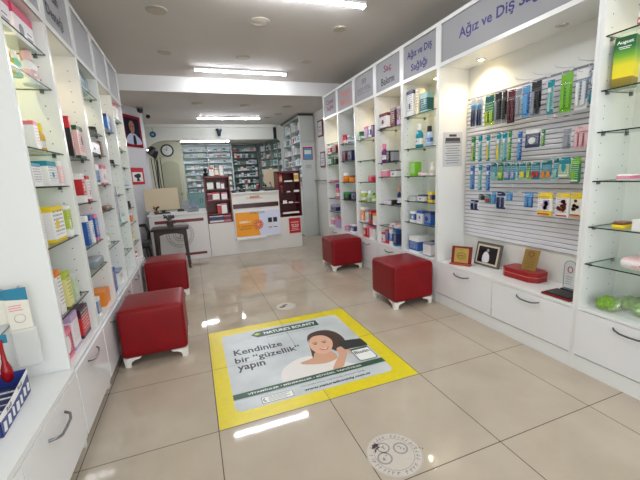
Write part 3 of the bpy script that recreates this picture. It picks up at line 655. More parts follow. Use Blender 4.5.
# ---------------------------------------------------------------- things on shelves
BAYN = dict(E='bay beside the toothbrush wall', D='bay under the hair care sign', C='bay with grey sign lettering', B='bay with orange sign lettering', A='farthest right bay', N='nearest right bay',
 L1='nearest left bay', L2='second left bay', L3='third left bay', L4='fourth left bay', L5='farthest left bay')
ORD = ['top', 'second', 'third', 'fourth', 'fifth', 'sixth', 'seventh', 'bottom']
def shelf_name(bay, z):
    if z < .42: return 'bottom board'
    return ORD[ZS[bay].index(z)]+' shelf'
def carton_mb(dx, dy, h): return MB().box(-dx/2, -dy/2, 0, dx/2, dy/2, h)
def bottle(loc, dy, h, body, cap, label, cat='bottle', wide=False, rnd=False):
    r = min(dy/2, .045); root = thing('bottle', label, cat, loc)
    if rnd: r = min(dy/2, .05)
    sx = .75 if not rnd else 1; nk = r*.42 if not wide else r*.8; hb = h*(.68 if not wide else .74)
    MB().lathe([(r*.9, 0), (r, h*.02), (r, hb*.8), (r*.92, hb*.9), (nk*1.05, hb*1.06), (nk, hb*1.09)], n=18, sx=sx).build('bottle_body', cmat(body, .25), root)
    MB().lathe([(nk*1.25, hb*1.07), (nk*1.25, h*.97), (nk*1.05, h)], n=14, sx=sx if wide else 1).build('cap', cmat(cap, .3), root)
    lb_ = 'white' if sum(PAL[body]) < 560 else ('blue' if body == 'bluewhite' else cap if cap not in ('white', 'black') else 'grey')
    MB().lathe([(r*1.012, h*.14), (r*1.012, h*.46)], n=18, sx=sx).build('paper_label', pmat(lb_, body if body != lb_ else 'grey', seed=1), root)
    return root
def jar(loc, dy, h, body, cap, label):
    r = min(dy/2, .05); root = thing('jar', label, 'jar', loc)
    MB().lathe([(r*.9, 0), (r, h*.06), (r, h*.6), (r*.85, h*.72)], n=20).build('jar_body', cmat(body, .2), root)
    MB().lathe([(r*.9, h*.70), (r*.9, h*.96), (r*.82, h)], n=20).build('lid', cmat(cap, .3), root)
    return root
SHELF=[
('E', 1.76, [('box white navy', 1.316, 1.457, 0.239, 'white carton with navy figure'), ('box cream cream', 1.242, 1.309, 0.232, 'narrow plain cream carton'), ('box tealdark tealpale', 1.098, 1.239, 0.172, 'dark teal carton')]),
('E', 1.45, [('bottle teal white', 1.224, 1.34, 0.223, 'teal mouthwash bottle with white cap'), ('bottle bluewhite black', 1.077, 1.185, 0.183, 'blue and white bottle with dark cap')]),
('E', 1.18, [('box lime lime', 1.285, 1.402, 0.138, 'small bright lime carton'), ('flat white pink', 1.175, 1.269, 0.047, 'flat white and pink pack lying down'), ('bottle white cream', 1.044, 1.123, 0.125, 'white tube shaped bottle')]),
('E', 0.93, [('box clear grey', 1.284, 1.43, 0.05, 'pale grey clear carton'), ('box white navy', 1.135, 1.273, 0.066, 'white fronted navy carton'), ('box navy yellow', 1.025, 1.118, 0.099, 'navy carton with yellow corner')]),
('E', 0.71, [('box blue white', 1.293, 1.403, 0.112, 'blue carton with pale window'), ('box white blue', 1.171, 1.29, 0.127, 'white carton with brown picture'), ('box blue navy', 1.028, 1.166, 0.128, 'larger blue carton')]),
('E', 0.4, [('bigbox blue white', 1.208, 1.421, 0.161, 'large blue diaper carton'), ('box white grey', 1.031, 1.183, 0.133, 'grey and white pack')]),
('D', 1.71, [('box white darkred', 1.774, 1.992, 0.169, 'white carton with dark red top'), ('box darkred grey', 1.642, 1.762, 0.19, 'dark red carton with grey base'), ('box darkred lilac', 1.528, 1.634, 0.187, 'dark red carton with lilac panels')]),
('D', 1.34, [('bottle purple pink', 1.884, 1.992, 0.211, 'tall purple bottle with pink top'), ('box darkplum black', 1.775, 1.856, 0.126, 'small dark plum carton'), ('box grey black', 1.685, 1.765, 0.119, 'small dark grey carton')]),
('D', 1.18, [('box pink white', 1.78, 1.976, 0.077, 'low pink and white carton'), ('box white plum', 1.63, 1.77, 0.075, 'low white and grey carton')]),
('D', 0.865, [('box white lilac', 1.766, 1.911, 0.051, 'low white carton'), ('box black black', 1.704, 1.758, 0.056, 'tiny black carton'), ('bottle navy skin', 1.604, 1.683, 0.202, 'tall navy bottle with tan top')]),
('D', 0.61, [('box pink white', 1.717, 1.815, 0.035, 'small pink carton'), ('box white pink', 1.612, 1.709, 0.047, 'small white carton')]),
('D', 0.4, [('box white red', 1.906, 1.992, 0.117, 'white and red carton'), ('box blue red', 1.818, 1.901, 0.166, 'blue carton with red edge'), ('box blue white', 1.729, 1.813, 0.183, 'blue and white carton'), ('box navy blue', 1.644, 1.725, 0.194, 'navy blue carton')]),
('C', 1.655, [('bottle green darkgreen', 2.422, 2.532, 0.102, 'small green jar'), ('box lilac pink', 2.265, 2.373, 0.142, 'lilac carton with pink foot'), ('box indigo white', 2.191, 2.257, 0.129, 'narrow indigo carton'), ('box purple darkplum', 2.116, 2.185, 0.135, 'purple carton')]),
('C', 1.12, [('box red pink', 2.164, 2.291, 0.08, 'red carton with pink window')]),
('C', 0.87, [('bottle limey white', 2.389, 2.531, 0.134, 'yellow green canister'), ('bottle palegreen white', 2.255, 2.362, 0.137, 'pale green canister'), ('bottle limey green', 2.159, 2.245, 0.115, 'small lime canister')]),
('C', 0.59, [('box orange white', 2.402, 2.532, 0.198, 'orange edged carton'), ('box white grey', 2.301, 2.397, 0.179, 'white carton'), ('box darkplum red', 2.209, 2.296, 0.173, 'dark plum carton'), ('box white orange', 2.065, 2.2, 0.144, 'white carton with orange patch')]),
('C', 0.4, [('box red white', 2.368, 2.471, 0.17, 'red and white carton'), ('box red pink', 2.298, 2.363, 0.167, 'slim red carton'), ('box white pink', 2.146, 2.293, 0.154, 'pale pink carton')]),
('B', 1.655, [('bottle red red', 2.931, 3.072, 0.126, 'small red bottle'), ('bottle grey white', 2.811, 2.917, 0.103, 'small grey bottle'), ('bottle greyblue white', 2.724, 2.798, 0.078, 'small blue grey bottle'), ('bottle greyblue blue', 2.639, 2.714, 0.081, 'second blue grey bottle')]),
('B', 1.415, [('box darkred plum', 2.927, 3.072, 0.144, 'dark red carton'), ('box navy black', 2.714, 2.883, 0.134, 'dark navy carton')]),
('B', 1.12, [('jar orange white', 2.912, 3.072, 0.128, 'orange honey jar with white lid'), ('jar orange brown', 2.719, 2.874, 0.09, 'orange brown jar')]),
('B', 0.865, [('box black green', 2.837, 3.072, 0.11, 'black carton with green edge'), ('box indigo black', 2.638, 2.807, 0.116, 'dark indigo carton')]),
('B', 0.4, [('box lilac pink', 2.893, 3.072, 0.073, 'lilac pack'), ('box indigo white', 2.694, 2.883, 0.111, 'indigo and white pack')]),
('A', 1.55, [('box red white', 3.458, 3.612, 0.12, 'red and white folded pack'), ('box darkred red', 3.24, 3.444, 0.118, 'dark red pack')]),
('A', 1.39, [('box white green', 3.518, 3.612, 0.116, 'small white carton'), ('box darkgreen green', 3.402, 3.504, 0.117, 'dark green carton'), ('box black grey', 3.282, 3.389, 0.109, 'small black carton')]),
('A', 1.12, [('box pink white', 3.326, 3.571, 0.035, 'low pink box')]),
('A', 0.865, [('bottle pink purple', 3.28, 3.422, 0.224, 'tall pink bottle')]),
('A', 0.655, [('box navy lilac', 3.29, 3.601, 0.103, 'navy pack')]),
('A', 0.4, [('box pink white', 3.452, 3.612, 0.14, 'pink and white pack'), ('box lilac pink', 3.277, 3.44, 0.173, 'lilac and pink pack')]),
('N', 1.865, [('bottle white red', -0.467, -0.437, 0.113, 'white bottle with red label')]),
('N', 1.13, [('flat pink white', -0.532, -0.436, 0.039, 'flat pink and white sachet')]),
('N', 0.875, [('dish yellow brown', -0.522, -0.439, 0.049, 'yellow oval dish sponge'), ('box white white', -0.594, -0.532, 0.058, 'small white box')]),
('L1', 1.75, [('bottle yellow gold', 0.318, 0.408, 0.082, 'small round yellow bottle'), ('bottle mint white', 0.409, 0.477, 0.114, 'mint capped small jar'), ('bottle white pinkish', 0.482, 0.657, 0.162, 'white bottle with pink print')]),
('L1', 1.42, [('box white pink', 0.338, 0.417, 0.127, 'white carton with pink print'), ('bottle yellow yellow', 0.434, 0.523, 0.149, 'yellow oil bottle'), ('bottle gold yellow', 0.524, 0.608, 0.147, 'amber oil bottle')]),
('L1', 1.25, [('box white tealwhite', 0.198, 0.354, 0.103, 'teal and white carton'), ('box white teal', 0.367, 0.563, 0.122, 'white carton with teal header'), ('box pinkish white', 0.568, 0.657, 0.13, 'narrow pinkish carton')]),
('L1', 0.975, [('box white yellow', 0.183, 0.27, 0.182, 'white carton with yellow header'), ('box white yellow', 0.29, 0.536, 0.175, 'wide white carton with yellow header'), ('box limey white', 0.554, 0.657, 0.168, 'narrow lime carton')]),
('L1', 0.64, [('box white purple', 0.183, 0.241, 0.239, 'white carton with purple corner'), ('box white orange', 0.249, 0.338, 0.214, 'white carton with orange stripe'), ('box paleyellow limey', 0.358, 0.461, 0.18, 'pale yellow green carton'), ('box palegreen clear', 0.467, 0.557, 0.137, 'pale green clear box'), ('bottle white pink', 0.566, 0.657, 0.088, 'short white bottle')]),
('L1', 0.415, [('box magenta pink', 0.105, 0.335, 0.15, 'magenta carton with white oval'), ('box white lilac', 0.30, 0.455, 0.19, 'tall white carton'), ('box red darkplum', 0.425, 0.64, 0.165, 'red and plum carton')]),
('L2', 1.42, [('book black red', 0.895, 0.977, 0.244, 'thin black folder'), ('box pinkish darkgreen', 0.979, 1.187, 0.208, 'pinkish carton with green foot')]),
('L2', 1.14, [('box red white', 0.93, 1.035, 0.183, 'red and white carton'), ('box white red', 1.04, 1.148, 0.171, 'white carton with red print')]),
('L2', 0.87, [('bottle white blue', 0.769, 0.852, 0.165, 'small white bottle with blue label'), ('box blue white', 0.874, 0.957, 0.188, 'blue and white carton'), ('box white blue', 0.971, 1.062, 0.186, 'white carton with blue foot'), ('box blue pink', 1.074, 1.187, 0.177, 'blue carton with pink top')]),
('L2', 0.7, [('flat greyteal grey', 0.864, 1.187, 0.069, 'flat grey teal tray')]),
('L2', 0.415, [('box greyblue white', 0.821, 0.909, 0.119, 'blue and grey carton'), ('box orange orange', 0.952, 1.187, 0.103, 'bright orange carton')]),
('L3', 1.64, [('jar black black', 1.594, 1.717, 0.064, 'small black jar')]),
('L3', 1.48, [('box white black', 1.243, 1.619, 0.09, 'long white carton with black lettering'), ('box brown brown', 1.624, 1.717, 0.112, 'small brown carton')]),
('L3', 1.25, [('box blue white', 1.243, 1.471, 0.147, 'blue carton'), ('box white pink', 1.481, 1.717, 0.153, 'white carton with pink print')]),
('L3', 1.05, [('flat brown brown', 1.353, 1.717, 0.035, 'flat brown tray')]),
('L3', 0.77, [('bottle white palegreen', 1.447, 1.577, 0.095, 'small white bottle')]),
('L3', 0.415, [('box greyblue blue', 1.273, 1.454, 0.187, 'grey blue carton'), ('box white greyblue', 1.486, 1.717, 0.12, 'white and grey carton')]),
('L4', 1.73, [('box blue navy', 1.989, 2.247, 0.148, 'blue carton')]),
('L4', 1.43, [('jar black black', 2.059, 2.197, 0.044, 'small black pot')]),
('L4', 0.88, [('box tealpale white', 1.867, 2.029, 0.088, 'pale teal carton'), ('box white tealpale', 2.059, 2.247, 0.075, 'white and teal carton')]),
('L5', 1.9, [('box white pink', 2.508, 2.777, 0.16, 'white and pink carton')]),
('L5', 1.6, [('bottle white white', 2.567, 2.748, 0.105, 'white round bottle')]),
('L5', 1.2, [('box white blue', 2.538, 2.777, 0.037, 'low white box')]),
('L5', 0.99, [('jar black black', 2.567, 2.721, 0.074, 'little black jar')]),
('L5', 0.83, [('box orange white', 2.517, 2.681, 0.093, 'orange carton')]),
('L5', 0.61, [('bottle yellow gold', 2.417, 2.777, 0.107, 'yellow bottle')]),
('L5', 0.415, [('bottle pink white', 2.386, 2.569, 0.131, 'pink bottle'), ('bottle white red', 2.594, 2.777, 0.073, 'white bottle with red print')]),
]

for bay, z, items in SHELF:
    left = bay[0] == 'L'
    for i, (k, a, b, h, d) in enumerate(items):
        kind, c1, c2 = k.split()
        if left:
            w = b-a; a = b-w*.66; depth = .10
        else: a += (b-a)*.22; depth = .075
        if kind == 'bigbox': depth = .2
        yc = (a+b)/2; dy = b-a-.004
        x = (LX-.028-depth/2) if left else (RX+.035+depth/2)
        lab = d+' on '+shelf_name(bay, z)+' of '+BAYN[bay]
        loc = (x, yc, z+.0008)
        if kind in ('box', 'bigbox', 'book'):
            if kind == 'book': depth = .09; dy = min(dy, .03)
            o = carton_mb(depth, dy, h).build('carton' if kind != 'book' else 'folder', pmat(c1, c2, seed=i+int(z*10)), None, .0012, loc); tag(o, lab, 'box' if kind != 'book' else 'folder')
        elif kind == 'flat':
            o = MB().rbox((0, 0, h*.4), (depth*.5, dy/2, h*.4), h*.2, 2).build('flat_pack', pmat(c1, c2, seed=i), None, 0, loc); tag(o, lab, 'pack')
        elif kind == 'bottle': bottle(loc, dy, h, c1, c2, lab, wide=dy > h*.75, rnd=d.endswith('canister') or 'jar' in d)
        elif kind == 'jar': jar(loc, dy, h, c1, c2, lab)
        elif kind == 'dish':
            dd = thing('oval_sponge', lab, 'sponge', loc)
            MB().rbox((0, 0, .012), (.045, dy/2*.95, .012), .011, 2).build('sponge_body', cmat('yellow', .7), dd)
            MB().rbox((0, 0, .03), (.04, dy/2*.86, .008), .007, 2).build('sponge_top', cmat('brown', .7), dd)
# special shelf pieces
ink_w = mat('carton_white_ink', (245, 245, 240), .5)
gy = bpy.data.materials.new('green_yellow_carton'); gy.use_nodes = True; nt = gy.node_tree
tc = nt.nodes.new('ShaderNodeTexCoord'); sp_ = nt.nodes.new('ShaderNodeSeparateXYZ'); rp = nt.nodes.new('ShaderNodeValToRGB')
nt.links.new(tc.outputs['Generated'], sp_.inputs[0]); nt.links.new(sp_.outputs[2], rp.inputs[0]); nt.links.new(rp.outputs[0], nt.nodes['Principled BSDF'].inputs['Base Color'])
e = rp.color_ramp.elements; e[0].position = 0; e[0].color = lin((120, 110, 40)); e[1].position = 1; e[1].color = lin((20, 90, 40))
for p, c in ((.19, (150, 130, 40)), (.2, (236, 216, 40)), (.45, (220, 212, 40)), (.62, (110, 168, 44)), (.8, (24, 104, 48))):
    n = e.new(p); n.color = lin(c)
gc = thing('carton', 'tall green and yellow carton on second shelf of nearest right bay', 'box', (2.16, -.40, 1.6008), .25)
MB().box(-.045, -.042, 0, .045, .042, .24).build('carton_box', gy, gc, .001)
text('carton_lettering', 'August', ink_w, gc, (-.0455, 0, .212), (0, -1, 0), (0, 0, 1), .066, .02, .0006, bold=.02)
MB().box(-.0462, -.025, .19, -.0452, .025, .193).box(-.0462, -.02, .182, -.0452, .02, .185).build('carton_print', ink_w, gc)
for i, (x, y) in enumerate(((-.70, .29), (-.70, .53))):
    pb_ = thing('banded_box', ['white box with pink band, nearer of two on nearest left top shelf', 'white box with pink band, farther of two on nearest left top shelf'][i], 'box', (x, y-.005 if i else y-.01, 1.9208))
    MB().box(-.05, -.105, 0, .05, .105, .138).build('box_body', mat('banded_white', (232, 228, 232), .35) if i == 0 else bpy.data.materials['banded_white'], pb_, .001)
    MB().box(-.0503, -.1055, .098, .0507, .1055, .1385).build('pink_band', cmat('magenta') if False else (mat('band_pink', (206, 70, 110), .4) if i == 0 else bpy.data.materials['band_pink']), pb_)
    MB().frus((.0505, -.04, .045), (.0512, -.04, .045), .026, .026, 20).box(.0505, .02, .03, .0512, .08, .036).box(.0505, .02, .05, .0512, .07, .055).build('grey_print', cmat('grey'), pb_)
ov = MB().lathe([(.0, 0), (.5, 0)], n=4)
ow = MB(); ow.prism([(.035*math.cos(k*PI/12), .042*math.sin(k*PI/12)) for k in range(24)], (LX-.0276, .265, .492), (0, 1, 0), (0, 0, 1), (1, 0, 0), .0008)
mgs = [o for o in bpy.data.objects if o.get('label', '').startswith('magenta carton')]
if mgs:
    o = ow.build('white_oval', cmat('white')); o.parent = mgs[0]; o.location = tuple(-v for v in mgs[0].location)
# teal pouch in the third left bay, hanging clip strip
tp = thing('pouch', 'teal and black patterned pouch on top shelf of third left bay', 'pouch', (-.70, 1.52, 1.9208))
MB().rbox((0, 0, .075), (.045, .165, .073), .04, 4).build('pouch_body', mat('pouch_teal', (110, 150, 158), .3, noise=.7, nscale=14), tp)
ls = tag(MB().box(-.006, -.012, 0, .0, .012, .30).build('clip_strip', pmat('lilac', 'grey'), None, .001, (-.595, 1.745, .93)), 'narrow grey hanging strip on the upright between third and fourth left bays', 'strip')
# green puffs in clear bags, bottom board, nearest right bay
for i, (x, y, c, lab) in enumerate(((2.16, -.44, (150, 200, 70), 'lime green puff in clear bag, leftmost on board of nearest right bay'), (2.26, -.50, (160, 205, 80), 'lime green puff at the back, on board of nearest right bay'), (2.22, -.585, (155, 205, 72), 'large lime green puff, on board of nearest right bay'))):
    g = thing('bath_puff', lab, 'bath puff', (x, y, .4008)); rd = random.Random(i)
    q = MB().rbox((0, 0, .035), (.055, .05, .033), .03, 5)
    q.v = [(a*(1+.14*math.sin(70*b_+i)*math.sin(90*c_)), b_*(1+.14*math.sin(80*a+2)*math.sin(75*c_+i)), max(0, c_*(1+.2*math.sin(95*a+i)*math.sin(85*b_)))) for a, b_, c_ in q.v]
    q.build('puff', mat('puff_green_'+'abc'[i], c, .8, bump=1, bscale=120, noise=.5, nscale=70), g)
bgp = MB(); n = 18; rd = random.Random(5); vs = []
for i in range(n+1):
    for j in range(n+1):
        u, v = i/n, j/n; hgt = .085*(math.sin(PI*u)**.6)*(math.sin(PI*v)**.6)+.006*rd.random()
        vs.append((2.10+.22*u, -.36-.34*v, .402+hgt))
bgp.add(vs, [(i*(n+1)+j, (i+1)*(n+1)+j, (i+1)*(n+1)+j+1, i*(n+1)+j+1) for i in range(n) for j in range(n)])
tag(bgp.build('plastic_bag', bag_m), 'crumpled clear plastic bag over the lime green puffs', 'bag')
wp = thing('cotton_bag', 'white and pink soft bag on sixth shelf of nearest right bay', 'bag', (2.2, -.60, .6608))
MB().rbox((0, 0, .032), (.08, .12, .032), .03, 4).build('bag_body', pmat('white', 'pinkish', seed=2), wp)
MB().box(-.079, -.06, .03, -.0815, .02, .036).box(-.079, -.05, .02, -.0815, .0, .025).build('bag_print', cmat('plum'), wp)
tr_ = text  # alias kept short

# award plaque, photo frame, red case, glass awards on the display worktop (z = .40)
gold = mat('gold_plate', (206, 176, 96), .3, .6); velvet = mat('dark_red_velvet', (120, 14, 26), .5); gold2 = mat('gold_ink', (120, 90, 40), .5)
def tilted(name, label, cat, loc, rz): return thing(name, label, cat, loc, rz)
aw = tilted('award_plaque', 'dark red award plaque with gold plate, left on the display worktop', 'plaque', (2.15, .71, .4008), .50)
def pan(parent, nm, x0, w, z0, h, th, m_, tilt=.18, bev=.001, xo=0):
    """upright tilted panel facing -X, leaning back"""
    c, s_ = math.cos(tilt), math.sin(tilt)
    o = MB().prism([(x0, z0), (x0+w, z0), (x0+w, z0+h), (x0, z0+h)], (xo, 0, 0), (0, -1, 0), (s_, 0, c), (c, 0, -s_), th)
    o.v = [(a, b, c_+th*abs(s_)+.0002) for a, b, c_ in o.v]
    return o.build(nm, m_, parent, bev)
b1 = pan(aw, 'plaque_board', -.085, .17, 0, .16, .014, velvet)
pan(aw, 'gold_plate', -.06, .12, .018, .128, .002, gold, xo=-.003)
MB().box(-.03, -.09, 0, .02, .09, .012).build('base', mat('plaque_base', (170, 70, 60), .4), aw, .001)
MB().prism([(0, 0), (.07, 0), (.0, .12)], (.02, -.06, .001), (1, 0, 0), (0, 0, 1), (0, 1, 0), .12).build('prop', velvet, aw)
rg_ = MB(); c, s_ = math.cos(.18), math.sin(.18)
def onp(xo, y, z): return (xo+s_*z, y, c*z+.003)
rg_.tube([onp(-.004, .038*math.cos(k*PI/10), .078+.03*math.sin(k*PI/10)) for k in range(21)], .002, 4)
rg_.tube([onp(-.004, .028*math.cos(k*PI/10), .078+.02*math.sin(k*PI/10)) for k in range(21)], .0012, 4)
rg_.tube([onp(-.004, -.02, .078), onp(-.004, .02, .078)], .004, 4); rg_.tube([onp(-.004, -.015, .13), onp(-.004, .015, .13)], .002, 4)
rg_.build('engraving', gold2, aw)
pf = tilted('picture_frame', 'silver framed photo of a figure in white, on the display worktop', 'picture frame', (2.28, .565, .4008), .05)
pan(pf, 'frame', -.125, .25, 0, .20, .018, mat('frame_pewter', (116, 108, 100), .35, .5), .22, .003)
pan(pf, 'mat_border', -.108, .216, .017, .166, .002, mat('frame_mat', (206, 196, 178), .5), .22, xo=-.002)
pan(pf, 'photograph', -.093, .186, .032, .136, .002, mat('photo_black', (34, 26, 28), .25), .22, xo=-.004)
c2, s2 = math.cos(.22), math.sin(.22)
def onf(y, z): return (y, z)
fg = MB().prism(blobby([(-.035, .035), (-.042, .08), (-.028, .115), (-.012, .122), (.0, .118), (.02, .10), (.028, .06), (.016, .035)]), (-.0058, 0, .0046), (0, -1, 0), (s2, 0, c2), (c2, 0, -s2), .001)
fg.build('photographed_figure', mat('photo_white', (222, 222, 226), .3), pf)
hd = MB().prism(blobby([(-.005, .118), (-.01, .135), (.0, .15), (.014, .145), (.014, .125)]), (-.0062, 0, .0046), (0, -1, 0), (s2, 0, c2), (c2, 0, -s2), .001)
hd.build('photographed_head', mat('photo_grey', (150, 150, 156), .3), pf)
MB().prism([(0, 0), (.045, 0), (.035, .15)], (.022, -.02, .001), (1, 0, 0), (0, 0, 1), (0, 1, 0), .006).build('easel', black_m, pf)
rc = tilted('award_case', 'flat bright red octagonal presentation case, on the display worktop', 'case', (2.28, .19, .4008), 0)
octo = [(-.08, .11), (-.08, -.09), (-.04, -.14), (.05, -.14), (.082, -.10), (.082, .12), (.06, .145), (-.055, .145)]
brt = mat('case_red', (150, 8, 18), .35)
MB().prism(octo, (0, 0, 0), (1, 0, 0), (0, 1, 0), UZ, .035).build('case_bottom', brt, rc, .002)
MB().prism([(a*1.015, b*1.01) for a, b in octo], (0, 0, .036), (1, 0, 0), (0, 1, 0), UZ, .004).build('case_trim', mat('case_trim', (214, 120, 110), .4), rc)
MB().prism(octo, (0, 0, .041), (1, 0, 0), (0, 1, 0), UZ, .032).build('case_lid', brt, rc, .003)
gp = tilted('gold_plaque', 'gold engraved plaque leaning on top of the red presentation case', 'plaque', (2.25, .145, .4745), .1)
pan(gp, 'plaque_body', -.055, .11, 0, .155, .008, mat('brass_plate', (166, 134, 72), .35, .6), .30, .002)
q = MB(); c3, s3 = math.cos(.3), math.sin(.3)
def onq(y, z): return (-.0015+s3*z, y, c3*z+.003)
q.tube([onq(.018*math.cos(k*PI/8), .12+.018*math.sin(k*PI/8)) for k in range(17)], .0025, 5)
q.build('round_emblem', mat('emblem_red', (120, 30, 40), .4), gp)
q = MB()
for k, (w, zz) in enumerate(((.03, .085), (.038, .062), (.034, .045), (.022, .025))): q.tube([onq(-w, zz), onq(w, zz)], .0016, 4)
q.build('engraving', gold2, gp)
gb = tilted('award_box', 'open dark red box with black lining, at right end of the display worktop', 'box', (2.16, -.175, .4008), 0)
MB().box(-.075, -.10, 0, .075, .085, .012).build('box_base', velvet, gb, .001)
MB().box(-.06, -.085, .0125, .06, .07, .018).build('lining', black_m, gb, .001)
ga = tilted('glass_award', 'clear arched glass award with red round emblem, by the cabinet upright', 'award', (2.245, -.165, .4008), -.1)
arch = [(-.042, 0), (.042, 0), (.042, .15)]+[(.042*math.cos(k*PI/10), .15+.042*math.sin(k*PI/10)) for k in range(1, 10)]+[(-.042, .15)]
MB().prism(arch, (-.006, 0, .022), (0, -1, 0), (0, 0, 1), (1, 0, 0), .012).build('glass_plate', clear_m, ga)
q = MB(); q.tube([(-.0075, a_*1.0, b_+.022) for a_, b_ in [(p[0], p[1]) for p in arch]+[arch[0]]], .0022, 5); q.build('glass_rim', mat('rim_grey', (150, 152, 170), .2), ga)
q = MB(); q.tube([(-.008, .016*math.cos(k*PI/8), .155+.02*math.sin(k*PI/8)) for k in range(17)], .003, 5); q.lathe([(.007, -.002), (.007, .002)], (0, 0, 0), 4) if False else None
q.build('round_emblem', mat('award_red', (170, 30, 60), .4), ga)
q = MB()
for k in range(4): q.box(-.0075, -.022+.004*k, .105-.016*k, -.0085, .024, .108-.016*k)
q.build('etched_lines', mat('etch_grey', (120, 120, 140), .4), ga)
MB().box(-.02, -.05, 0, .02, .05, .022).build('base', black_m, ga, .002)

# notice paper taped to the cabinet side beside the toothbrush wall
np_ = tag(MB().box(2.115, .9195, 1.255, 2.325, .9212, 1.55).build('notice_paper', mat('paper_white', (200, 203, 208), .6)), 'white printed notice sheet taped beside the toothbrush wall', 'notice')
q = MB(); q.box(2.18, .9188, 1.512, 2.26, .9194, 1.532).box(2.14, .9188, 1.475, 2.30, .9194, 1.502); q.build('notice_heading', mat('notice_ink', (60, 60, 66), .6), np_)
q = MB(); q.box(2.135, .9188, 1.455, 2.305, .9194, 1.475)
for k in range(8): q.box(2.14+.01*(k % 3), .9188, 1.43-.021*k, 2.30-.015*(k % 2), .9194, 1.436-.021*k)
q.build('notice_text', mat('notice_ink_grey', (120, 122, 130), .6), np_)

# ---------------------------------------------------------------- hanging packs on the slat wall
PACKS=[[('w toothbrush', 0.757, 0.698, 1.791, 1.558, 'slim white toothbrush pack'), ('w toothbrush', 0.696, 0.635, 1.783, 1.557, 'white and blue toothbrush pack'), ('g card', 0.613, 0.52, 1.784, 1.555, 'green carded pack with brown picture'), ('k card', 0.519, 0.451, 1.788, 1.563, 'black and white striped toothbrush pack'), ('k card', 0.448, 0.403, 1.788, 1.554, 'narrow black toothbrush pack'), ('d card', 0.4, 0.334, 1.776, 1.543, 'black pack with dark red patch'), ('c card', 0.334, 0.286, 1.768, 1.576, 'clear grey blister pack'), ('b card', 0.279, 0.22, 1.774, 1.566, 'bright blue blister pack'), ('k card', 0.211, 0.136, 1.792, 1.551, 'wide black carded pack'), ('t slim', 0.096, 0.048, 1.766, 1.558, 'slim pale teal toothbrush pack'), ('l card', 0.009, -0.067, 1.782, 1.549, 'lime green toothbrush case pack'), ('s card', -0.084, -0.159, 1.774, 1.549, 'slate blue toothbrush pack'), ('s small', -0.166, -0.204, 1.779, 1.671, 'small slate blue blister pack'), ('t ball', -0.168, -0.204, 1.645, 1.569, 'teal floss blister pack')], [('g brush', 0.744, 0.695, 1.486, 1.286, 'green edged toothbrush pack'), ('t brush', 0.668, 0.625, 1.489, 1.282, 'teal topped white toothbrush pack'), ('y brush', 0.584, 0.544, 1.483, 1.281, 'blue topped yellow toothbrush pack'), ('y brush', 0.486, 0.441, 1.486, 1.275, 'teal and yellow toothbrush pack'), ('t brush', 0.432, 0.386, 1.486, 1.272, 'wide teal headed toothbrush pack'), ('g brush', 0.379, 0.348, 1.488, 1.277, 'green and yellow toothbrush pack'), ('b brush', 0.297, 0.26, 1.472, 1.272, 'light blue toothbrush pack'), ('n card', 0.238, 0.124, 1.474, 1.352, 'navy card with white round disc'), ('g strip', 0.117, 0.088, 1.464, 1.355, 'thin bright green pack'), ('c card', -0.03, -0.084, 1.446, 1.323, 'clear blister with grey tool'), ('p card', -0.1, -0.195, 1.45, 1.315, "pink shaped children's pack")], [('b brush', 0.746, 0.695, 1.252, 1.052, 'long blue brush pack'), ('t brush', 0.657, 0.614, 1.253, 1.048, 'long teal and white brush pack'), ('b brush', 0.573, 0.532, 1.249, 1.045, 'long sky blue brush pack'), ('t card', 0.529, 0.467, 1.266, 1.125, 'short teal blister card'), ('g card', 0.463, 0.405, 1.263, 1.125, 'teal and green blister card'), ('v card', 0.402, 0.345, 1.26, 1.128, 'teal and purple blister card'), ('v card', 0.341, 0.302, 1.261, 1.129, 'narrow purple blister card'), ('t card', 0.298, 0.272, 1.259, 1.129, 'narrow dark teal card'), ('y card', 0.268, 0.215, 1.257, 1.129, 'teal card with yellow piece'), ('g card', 0.212, 0.176, 1.254, 1.131, 'green card with yellow piece'), ('r card', 0.173, 0.108, 1.252, 1.132, 'teal card with red piece'), ('o card', 0.1, 0.026, 1.261, 1.123, 'teal card with orange piece'), ('t card', 0.017, -0.02, 1.27, 1.128, 'teal and white narrow card'), ('a bag', -0.022, -0.095, 1.269, 1.143, 'pale green soft pouch'), ('G bag', -0.1, -0.16, 1.265, 1.109, 'green leaf printed pouch'), ('b card', -0.184, -0.212, 1.261, 1.097, 'slim blue card at wall end')], [('w card', 0.731, 0.641, 0.962, 0.877, 'small white card with red square'), ('k card', 0.641, 0.577, 1.016, 0.966, 'small dark cap piece'), ('r card', 0.575, 0.514, 1.018, 0.945, 'small orange red blister'), ('b card', 0.511, 0.465, 1.036, 0.944, 'small blue teal blister'), ('w card', 0.461, 0.375, 1.038, 0.905, 'white and black blister with red top'), ('b card', 0.372, 0.315, 1.04, 0.972, 'small blue and green card'), ('b clear', 0.217, 0.146, 1.037, 0.934, 'small clear blue pouch'), ('Y bag', 0.106, -0.001, 1.044, 0.884, 'yellow white pouch with magenta edge'), ('Y bag', -0.022, -0.115, 1.044, 0.882, 'large white pouch with dotted picture'), ('Y bag', -0.118, -0.19, 1.05, 0.894, 'yellow pouch with dark red picture')]]
ROWZ = [1.80, 1.50, 1.27, 1.055]; XP = 2.262
CC = dict(w='white', g='green', k='black', d='darkplum', c='clear', b='blue', t='teal', l='lime', s='greyblue', y='teal', n='navy', p='pink', v='teal', r='teal', o='teal', a='palegreen', G='green', Y='white')
hookm = mat('hook_white', (232, 232, 234), .25)
RN = ['top', 'second', 'third', 'lowest']
